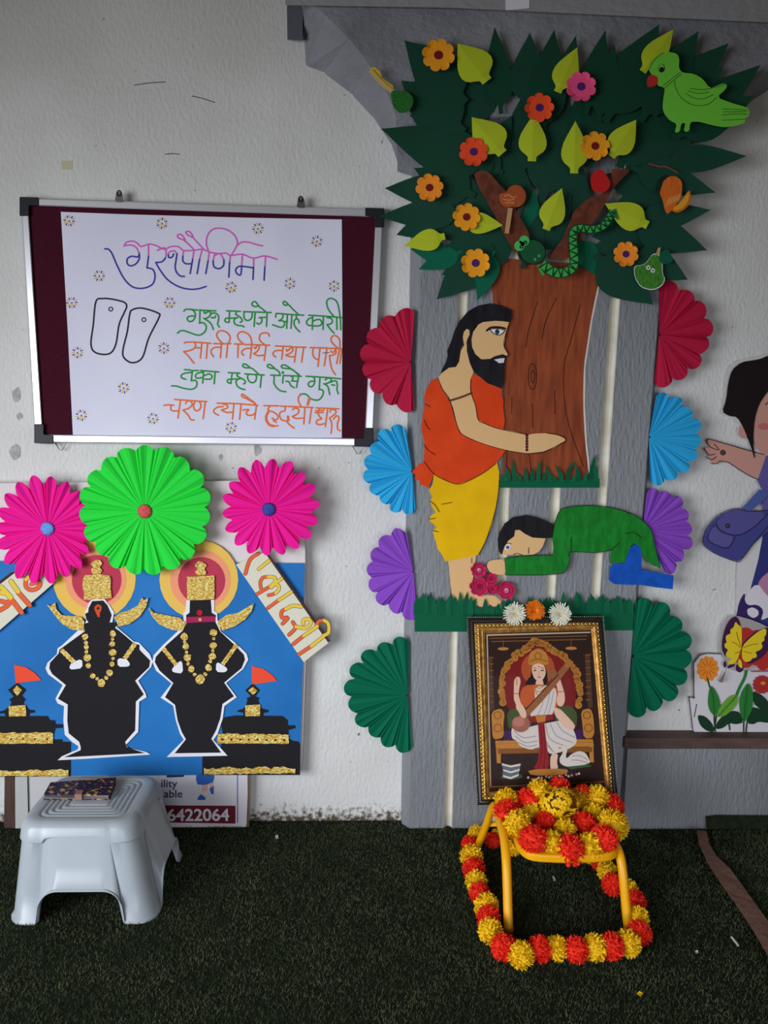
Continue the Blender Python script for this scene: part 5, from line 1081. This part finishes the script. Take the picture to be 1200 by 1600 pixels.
def garland(name, label, items, zf, parent_loc, string_r=.002):
    t = empty(name, label, 'garland', parent_loc, None); cs = []
    for i, (x, y, r, c) in enumerate(items):
        sq = 1.0
        xx, yy = hc((x, y))[0]; p = PZ(xx, yy, .03); rw = r/3.4286*px_size(p)
        p = zf(xx, yy, rw, i); cs.append(p)
        o = bpy.data.objects.new('red_pompom' if c == 'R' else 'yellow_pompom', poms[c][i % len(poms[c])]); COL.objects.link(o); o.parent = t; o.location = p-Vector(parent_loc)
        o.rotation_euler = (random.random()*6, random.random()*6, random.random()*6); o.scale = (rw*1.1, rw*1.1, rw*1.12); WL[o.name] = p
    return t, cs
fl = [(300,330,36,'Y'),(272,352,40,'R'),(185,315,42,'Y'),(148,375,42,'R'),(160,440,58,'Y'),(172,508,58,'R'),(186,576,56,'Y'),(205,637,54,'R'),(240,705,62,'Y'),(252,768,60,'R'),(262,840,63,'Y'),(332,925,65,'R'),(426,967,66,'Y'),(525,936,64,'R'),(617,932,60,'Y'),(722,940,64,'R'),(822,928,65,'Y'),(907,920,67,'R'),(998,905,65,'Y'),(1058,850,62,'R'),(1050,768,57,'Y'),(1035,682,56,'R'),(1000,618,50,'Y'),(918,590,56,'R'),(885,517,50,'Y'),(850,470,46,'R'),(800,440,40,'Y'),(380,395,40,'Y')]
gt, cs = garland('floor_garland', 'long red and yellow pompom garland laid on turf around the yellow chair', fl, lambda x, y, r, i: PZ(x, y, r*.9), PZ(860, 1480, 0))
tube('thread', cs[:-1], .0015, mat('thread', (200, 180, 120)), gt, n=5)
sl = [(345,140,50,'Y'),(470,140,56,'R'),(525,88,48,'Y'),(630,72,45,'R'),(755,98,34,'R'),(735,142,52,'D'),(832,124,52,'Y'),(905,172,57,'R'),(815,222,54,'Y'),(915,270,66,'Y'),(765,270,54,'R'),(870,345,60,'R'),(792,388,62,'Y'),(690,402,66,'R'),(662,298,50,'Y'),(590,380,62,'Y'),(490,348,62,'R'),(555,262,50,'R'),(485,216,52,'Y'),(412,272,62,'Y'),(352,205,60,'R')]
def zseat(x, y, r, i):
    z = .19+r*.72
    if y > 1312: z = .185+r*.35
    p = PZ(x, y, z)
    if p.y > -.285-r: p = P(x, y, .285+r)
    return p
gt2, cs2 = garland('seat_garland', 'red and yellow pompom garland coiled on seat of the yellow chair', sl, zseat, PZ(870, 1310, .19))
tube('thread', cs2, .0015, mat('thread', (200, 180, 120)), gt2, n=5)
def offering():
    c = PZ(877, 1285, .20); t = empty('idol_offering', 'small brass idol heaped with yellow petals in middle of the seat', 'idol', c)
    brass = mat('dark brass', (150, 106, 40), rough=.4, metal=.7)
    prof = [(0, .028), (.006, .030), (.010, .024), (.022, .022), (.03, .026), (.036, .024)]
    V, Fc = [], []; n = 18
    for z, r in prof: V += [c+Vector((r*math.cos(6.283*i/n), r*math.sin(6.283*i/n), z)) for i in range(n)]
    for k in range(len(prof)-1): Fc += [(k*n+i, k*n+(i+1) % n, (k+1)*n+(i+1) % n, (k+1)*n+i) for i in range(n)]
    Fc.append(tuple(range((len(prof)-1)*n, len(prof)*n)))
    fix_normals(link_mesh('brass_base', V, Fc, brass, t, smooth=True))
    b = PZ(874, 1256, .20+.052)
    bm = bmesh.new(); bmesh.ops.create_icosphere(bm, subdivisions=3, radius=1)
    for v in bm.verts:
        k = 1+.18*mnoise.noise(v.co*2.1); v.co = Vector((v.co.x*.044*k, v.co.y*.030*k, v.co.z*.040*k))
    V = [b+v.co for v in bm.verts]; Fc = [[v.index for v in f.verts] for f in bm.faces]; bm.free()
    link_mesh('idol_body', V, Fc, brass, t, smooth=True)
    V, Fc = [], []; rn = random.Random(11)
    for i in range(420):
        z = rn.uniform(-.75, 1); a = rn.random()*6.283; q = math.sqrt(1-z*z); n_ = Vector((q*math.cos(a), q*math.sin(a), z))
        if n_.x > .15 and z > -.2 and rn.random() < .35: continue
        p = b+Vector((n_.x*.054, n_.y*.037, n_.z*.045)); d = Vector((rn.gauss(0, 1), rn.gauss(0, 1), rn.gauss(-.3, 1))); d = (d-n_*d.dot(n_)*.75).normalized(); s = d.cross(n_).normalized(); L = rn.uniform(.012, .021); w_ = rn.uniform(.004, .007); o = len(V)
        V += [p-d*L*.5, p-s*w_+n_*.001, p+n_*.002, p+s*w_+n_*.001, p+d*L*.6+n_*.003]; Fc += [(o, o+2, o+1), (o, o+3, o+2), (o+1, o+2, o+4), (o+2, o+3, o+4)]
    link_mesh('yellow_petals', V, Fc, mat('petal yellow', (248, 206, 24), rough=.55, col2=(236, 180, 12), scale=(100, 100, 100)), t)
offering()

# ================================================================== CARTOON PANEL AT THE RIGHT
gi = cr(1080, 520, 3.3333); fw = cr(1060, 940, 6.6667)
def girl():
    d = .012; t = empty('cartoon_cutout', 'printed cutout of cartoon schoolgirl with dark bob and blue shoulder bag', 'wall cutout', P(1230, 1000, d))
    def I(n_, c): return ink('girl '+n_, c)
    N = [0]
    def L(name, p, c, sm=1, par=None, th=.0005):
        N[0] += 1; return sheet(name, gi(p), W(d+.0007*N[0]), c, par or t, th=th, sm=sm)
    blk = I('outline', (36, 30, 34)); skin = I('skin', (206, 152, 136)); dr = I('dress', (98, 90, 156)); navy = I('bag', (70, 72, 136)); dn = I('bag dark', (52, 58, 118))
    L('white_card', [(240,1150),(236,1300),(232,1480),(330,1480),(480,1480),(640,1400),(640,1000),(330,1000)], I('card', (214, 212, 208)), 0)
    L('paper_edge', [(185,180),(258,138),(330,128),(400,108),(520,180),(520,650),(440,650),(330,700),(300,560),(230,450),(150,425),(165,380)], I('card', (214, 212, 208)))
    L('skirt', [(385,990),(480,960),(640,960),(640,1560),(480,1580),(360,1560),(310,1330),(350,1180)], dn, 0)
    L('leg', [(340,1330),(360,1280),(410,1240),(480,1220),(480,1500),(430,1470),(380,1400)], I('leg', (184, 132, 160)))
    L('sock', [(345,1300),(390,1365),(450,1410),(430,1470),(360,1500),(280,1470),(275,1370)], I('sock', (222, 216, 220)))
    sh = L('shoe', [(280,1350),(250,1400),(232,1490),(245,1535),(310,1540),(360,1505),(378,1445),(345,1415),(295,1420),(278,1395)], I('shoe', (58, 42, 98)))
    L('shoe_opening', [(290,1440),(318,1428),(350,1445),(352,1470),(325,1488),(295,1470)], I('sock', (222, 216, 220)), 1, sh)
    a = L('arm', [(205,585),(280,608),(385,635),(420,700),(350,765),(290,737),(195,675),(150,668),(135,680),(105,682),(110,660),(82,652),(92,635),(66,600),(100,595),(82,565),(92,552),(150,570)], skin)
    strokes('ink_lines', [gi(l) for l in ([(205,585),(280,608),(385,635)], [(195,675),(290,737),(350,765)], [(92,552),(82,565),(100,595),(145,610),(120,580)], [(66,600),(92,635),(125,632)], [(82,652),(110,660),(130,645)], [(195,675),(150,668),(135,680),(105,682)], [(92,552),(150,570),(205,585)])], W(d+.006), blk, a, wd=1.2)
    strokes('button', [gi(circ(165, 624, 12, n=12)), gi(circ(165, 624, 5, n=8))], W(d+.006), blk, a, wd=1.6, closed=True)
    L('dress', [(390,640),(345,770),(375,830),(370,930),(395,1000),(480,1000),(640,960),(640,600),(480,620)], dr, 0)
    f = L('face', [(400,300),(350,380),(325,470),(325,570),(345,610),(390,640),(450,652),(560,620),(640,500),(640,300)], skin)
    L('cheek', circ(378, 488, 32, 18, 16), I('cheek', (196, 112, 116)), 0, f); strokes('eyebrow', [gi([(385,375),(410,355)])], W(d+.010), blk, f, wd=1.2)
    L('eye', circ(500, 430, 26, 40, 16), blk, 0, f); L('mouth', [(450,560),(500,575),(550,560),(500,590)], I('cheek', (196, 112, 116)), 1, f)
    e = L('ear', [(248,495),(262,480),(292,500),(292,548),(265,552),(248,530)], skin)
    L('hair', [(400,118),(365,135),(330,142),(262,152),(212,192),(192,260),(182,350),(160,412),(200,435),(240,438),(275,500),(310,590),(335,672),(322,560),(330,450),(352,370),(402,300),(480,250),(560,300),(620,420),(680,600),(720,560),(720,300),(640,180),(520,110)], I('hair', (34, 26, 26)))
    st = L('bag_strap', [(355,815),(262,915),(300,935),(370,880),(415,830)], I('strap', (78, 96, 158)), 0)
    b = L('bag', [(60,1080),(78,1020),(140,950),(230,915),(300,930),(400,925),(470,930),(470,980),(330,1090),(262,1180),(235,1192),(130,1152),(72,1112)], navy)
    L('bag_flap', [(128,992),(170,940),(262,918),(400,938),(330,1010),(245,1055),(160,1035)], I('flap', (88, 84, 146)), 1, b); L('bag_pocket', [(85,1060),(120,1000),(150,1040),(228,1062),(190,1122),(100,1092)], I('pocket', (94, 88, 148)), 1, b)
    strokes('ink_lines', [gi(l) for l in ([(60,1080),(78,1020),(140,950),(230,915),(300,930),(400,925)], [(60,1080),(72,1112),(130,1152),(235,1192),(262,1180),(330,1090),(400,1010)], [(128,992),(160,1035),(245,1055),(330,1010),(400,940)], [(85,1060),(120,1000)], [(85,1060),(100,1092),(190,1122),(228,1062)])], W(d+.0125), blk, b, wd=1.1); strokes('bag_stud', [gi(circ(190, 1005, 9, n=10))], W(d+.013), blk, b, wd=1.8, closed=True)
girl()
def garden():
    d = .014; t = empty('flower_panel', 'printed white panel with painted flowers and leaves on the brown ledge', 'wall cutout', P(1150, 1155, d))
    N = [0]
    def I(n_, c): return ink('garden '+n_, c)
    def L(name, p, c, sm=1, par=None): N[0] += 1; return sheet(name, fw(p), W(d+.0008*N[0]), c, par or t, th=.0004, sm=sm)
    L('white_panel', [(165,640),(225,565),(300,545),(440,548),(470,580),(700,560),(1400,540),(1400,1420),(930,1410),(640,1425),(240,1450),(200,1400),(150,1330),(112,1000),(170,1000)], I('card', (216, 212, 212)), 0)
    strokes('panel_edge', [fw([(160,1010),(155,640),(225,548),(300,540),(440,545)]), fw([(110,990),(150,1330)]), fw([(190,1070),(165,1200)]), fw([(110,995),(170,1000)])], W(d+.0006), I('edge', (90, 84, 78)), t, wd=1.6, smooth=False)
    def petals(cx, cy, r, n): return [(cx+r*(.86+.14*abs(math.cos(n*a/2)))*math.cos(a), cy+r*(.86+.14*abs(math.cos(n*a/2)))*math.sin(a)) for a in (2*math.pi*i/(n*8) for i in range(n*8))]
    og = L('orange_flower', [(305+118*(x-305)/118, 700+1.15*(y-700)) for x, y in petals(305, 700, 118, 11)], I('orange', (230, 140, 48)), 0); strokes('petal_lines', [fw([(305+30*math.cos(a), 700+30*math.sin(a)), (305+85*math.cos(a), 700+95*math.sin(a))]) for a in (i*.571 for i in range(11))], W(d+.0022), I('orange line', (196, 100, 28)), og, wd=.8)
    dk, md, lt = I('leaf dark', (30, 62, 40)), I('leaf mid', (48, 128, 54)), I('leaf light', (108, 168, 56))
    stem = [fw(l) for l in ([(302,800),(325,890)], [(372,1190),(378,1300),(392,1430)], [(395,1190),(380,1290)], [(680,1250),(680,1390)], [(750,1170),(715,1260),(702,1410)], [(525,1260),(535,1335)])]
    strokes('stems', stem, W(d+.0025), dk, t, wd=2.2); strokes('stems', [(fw([(712,690),(690,790),(640,890),(605,975)]), 4.5)], W(d+.0027), md, t)
    L('leaf', [(198,1200),(215,1180),(280,1195),(345,1260),(378,1330),(360,1362),(290,1345),(225,1290)], dk); L('leaf', [(385,1310),(400,1260),(470,1180),(560,1135),(640,1150),(680,1260),(600,1280),(530,1265),(460,1320),(400,1330)], dk)
    L('leaf', [(720,1270),(745,1190),(740,1110),(800,1100),(933,1150),(1100,1140),(1100,1240),(933,1265),(830,1250),(780,1280)], dk); L('leaf', [(770,930),(850,960),(930,1030),(1000,1150),(930,1155),(850,1120),(780,1060)], dk)
    L('leaf', [(335,868),(385,920),(430,1020),(440,1100),(410,1160),(375,1195),(325,1140),(305,1060),(315,940)], md); L('leaf', [(725,840),(765,900),(780,1000),(770,1120),(720,1220),(682,1260),(640,1160),(632,1030),(660,930)], md)
    L('leaf', [(400,1205),(410,1140),(460,1060),(530,985),(600,965),(622,1000),(610,1070),(550,1140),(480,1195)], lt)
    strokes('leaf_veins', [fw([(340,900),(365,1020),(375,1180)]), fw([(722,880),(700,1050),(684,1240)]), fw([(420,1190),(500,1100),(600,990)])], W(d+.0125), dk, t, wd=.8)
    r2 = L('red_flower', petals(870, 865, 98, 14), I('red', (176, 52, 50)), 0); L('flower_centre', circ(882, 850, 26, 18, 14), I('orange', (230, 140, 48)), 0, r2)
    strokes('writing_lines', [fw([(860,690),(1100,690)]), fw([(760,728),(1100,722)])], W(d+.016), I('rule red', (196, 70, 96)), t, wd=2)
garden()
def butterfly():
    d = .034; t = empty('butterfly_cutout', 'yellow and purple butterfly cutout below the cartoon shoe', 'wall cutout', P(1160, 1015, d))
    def I(n_, c): return ink('butterfly '+n_, c)
    sheet('grey_edge', fw([(585,140),(510,185),(450,300),(428,500),(470,590),(505,650),(520,700),(640,735),(940,640),(1000,300),(800,200)]), W(d-.002), I('edge', (170, 164, 158)), t, sm=1)
    rb = sheet('red_blossom', [fw([(cx+r*(.85+.15*abs(math.cos(3.5*a)))*math.cos(a), cy+r*(.85+.15*abs(math.cos(3.5*a)))*math.sin(a)) for a in (2*math.pi*i/56 for i in range(56))]) for cx, cy, r in ((730, 480, 215), (900, 570, 150))], W(d-.001), I('red', (186, 50, 46)), t, step=.0003)
    sheet('purple_wings', [fw([(598,148),(540,180),(490,260),(455,390),(452,500),(480,560),(505,580),(540,560),(640,500),(662,440),(662,330),(640,200)]), fw([(655,460),(700,400),(800,310),(933,262),(1000,300),(960,470),(880,580),(760,650),(700,640)]), fw([(505,700),(520,665),(580,640),(590,670),(540,690)]), fw(circ(637, 690, 40, 48, 16)), fw(circ(483, 655, 16, 34, 12))], W(d), I('purple', (66, 34, 72)), t, sm=1, step=.0002)
    y = I('yellow', (232, 204, 40))
    sheet('yellow_wings', [fw([(595,205),(620,240),(660,265),(662,420),(655,500),(640,560),(590,640),(560,655),(520,650),(515,625),(560,590),(505,580),(492,545),(520,500),(482,480),(480,440),(505,425),(492,390),(498,350),(545,335),(540,290),(575,270)]), fw([(668,460),(740,385),(820,320),(890,278),(918,290),(912,350),(890,370),(902,400),(860,430),(880,465),(860,500),(800,525),(820,560),(810,585),(770,590),(750,620),(700,632),(668,600),(660,550)]), fw([(625,590),(660,620),(668,690),(650,695),(618,660)])], W(d+.0012), y, t, sm=1, step=.0002)
    strokes('wing_lines', [fw(l) for l in ([(650,480),(600,440),(560,420)], [(640,520),(590,540)], [(650,460),(620,380),(605,320)], [(680,480),(760,450),(830,440)], [(680,520),(760,540)], [(650,500),(630,570),(610,640)])], W(d+.002), I('line', (150, 110, 30)), t, wd=1.0)
    sheet('dangling_tassel', fw([(485,730),(500,715),(462,845),(415,835)]), W(d), I('tassel', (130, 118, 108)), t); strokes('tassel_string', [fw([(483,610),(500,660),(495,725)])], W(d), I('tassel', (130, 118, 108)), t, wd=1)
butterfly()

# ================================================================== FLOOR ON THE RIGHT, SCRAPS
def mat_right():
    t = empty('turf_mat', 'second piece of dark artificial turf with taped brown edge at right', 'turf mat', PZ(1200, 1400, 0))
    zt = .012
    up = [PZ(1112, 1300, zt), PZ(1150, 1296, zt), PZ(1420, 1296, zt), PZ(1700, 1700, zt), PZ(1300, 1700, zt), PZ(1215, 1480, zt), PZ(1160, 1395, zt), PZ(1118, 1340, zt)]
    up = [Vector((p.x, max(p.y, -1.4), p.z)) for p in up]
    up = [Vector((p.x, min(p.y, -.066), p.z)) for p in up]
    n = len(up); V = up+[Vector((p.x, p.y, .001)) for p in up]
    fix_normals(link_mesh('turf_backing', V, [tuple(range(n)), tuple(range(2*n-1, n-1, -1))]+[(i, (i+1) % n, n+(i+1) % n, n+i) for i in range(n)], M_TURF, t))
    wl = [P(1103, 1276, .07), P(1120, 1274, .07), P(1420, 1276, .07)]
    V = wl+[Vector((p.x, -.085, .012)) for p in wl]
    o = link_mesh('turned_up_edge', V, [(0, 3, 4, 1), (1, 4, 5, 2)], M_TURF, t); o.modifiers.new('thickness', 'SOLIDIFY').thickness = .004
    poly = [(p.x, p.y) for p in up]
    def inside(x, y):
        c = False
        for i in range(n):
            (x1, y1), (x2, y2) = poly[i], poly[(i+1) % n]
            if (y1 > y) != (y2 > y) and x < (x2-x1)*(y-y1)/(y2-y1)+x1: c = not c
        return c
    xs = [p[0] for p in poly]; ys = [p[1] for p in poly]
    def pl():
        x, y = random.uniform(min(xs), min(max(xs), 1.75)), random.uniform(min(ys), max(ys))
        return (x, y, zt) if inside(x, y) else None
    blades('mat_pile', 40000, pl, t)['kind'] = 'stuff'
    L = [(1089,1297),(1092,1318),(1106,1348),(1128,1382),(1150,1412),(1175,1450),(1200,1492),(1300,1660)]; R_ = [(1104,1299),(1108,1318),(1120,1338),(1140,1356),(1165,1390),(1192,1428),(1222,1470),(1330,1620)]
    V = [PZ(x, y, .024) for x, y in L]+[PZ(x, y, .024) for x, y in R_]; k = len(L)
    o = link_mesh('edge_tape', V, [(i, i+1, k+i+1, k+i) for i in range(k-1)], mat('brown tape', (134, 98, 82), rough=.45, col2=(116, 84, 70), scale=(20, 20, 20), bump=.006, bscale=(30, 30, 30)), t); o.modifiers.new('thickness', 'SOLIDIFY').thickness = .002
mat_right()
def scrap(name, pts, mt, label, cat):
    V = [PZ(x, y, .016+.002*(i % 2)) for i, (x, y) in enumerate(pts)]; o = link_mesh(name, V, [tuple(range(len(V)))], mt); o.modifiers.new('thickness', 'SOLIDIFY').thickness = .0012; tag(o, label, cat)
wp = mat('white scrap', (215, 212, 205))
scrap('fallen_petal', [(995,1553),(999,1549),(1005,1553),(1001,1557)], mat('petal yellow', (248, 206, 24)), 'single yellow petal fallen on turf in front of the garland', 'petal')
scrap('white_thread', [(1141,1464),(1144,1464),(1153,1474),(1155,1479),(1152,1478)], wp, 'curved white thread on turf near the brown tape', 'thread')
scrap('paper_scrap', [(863,1369),(866,1371),(868,1376),(865,1377)], wp, 'tiny white scrap on dark turf under the yellow chair', 'scrap')
scrap('paper_scrap', [(1086,1486),(1090,1485),(1091,1489),(1087,1490)], wp, 'tiny white scrap on turf right of the garland', 'scrap')
scrap('paper_scrap', [(430,1306),(434,1305),(435,1310),(431,1311)], wp, 'tiny white scrap on turf near the white wall', 'scrap')
t = sheet('paper_tab', [(789,-20),(828,-20),(827,13),(790,16)], W(.123), M_WHITEP); tag(t, 'white paper tab stuck on grey beam at top edge', 'paper tab')
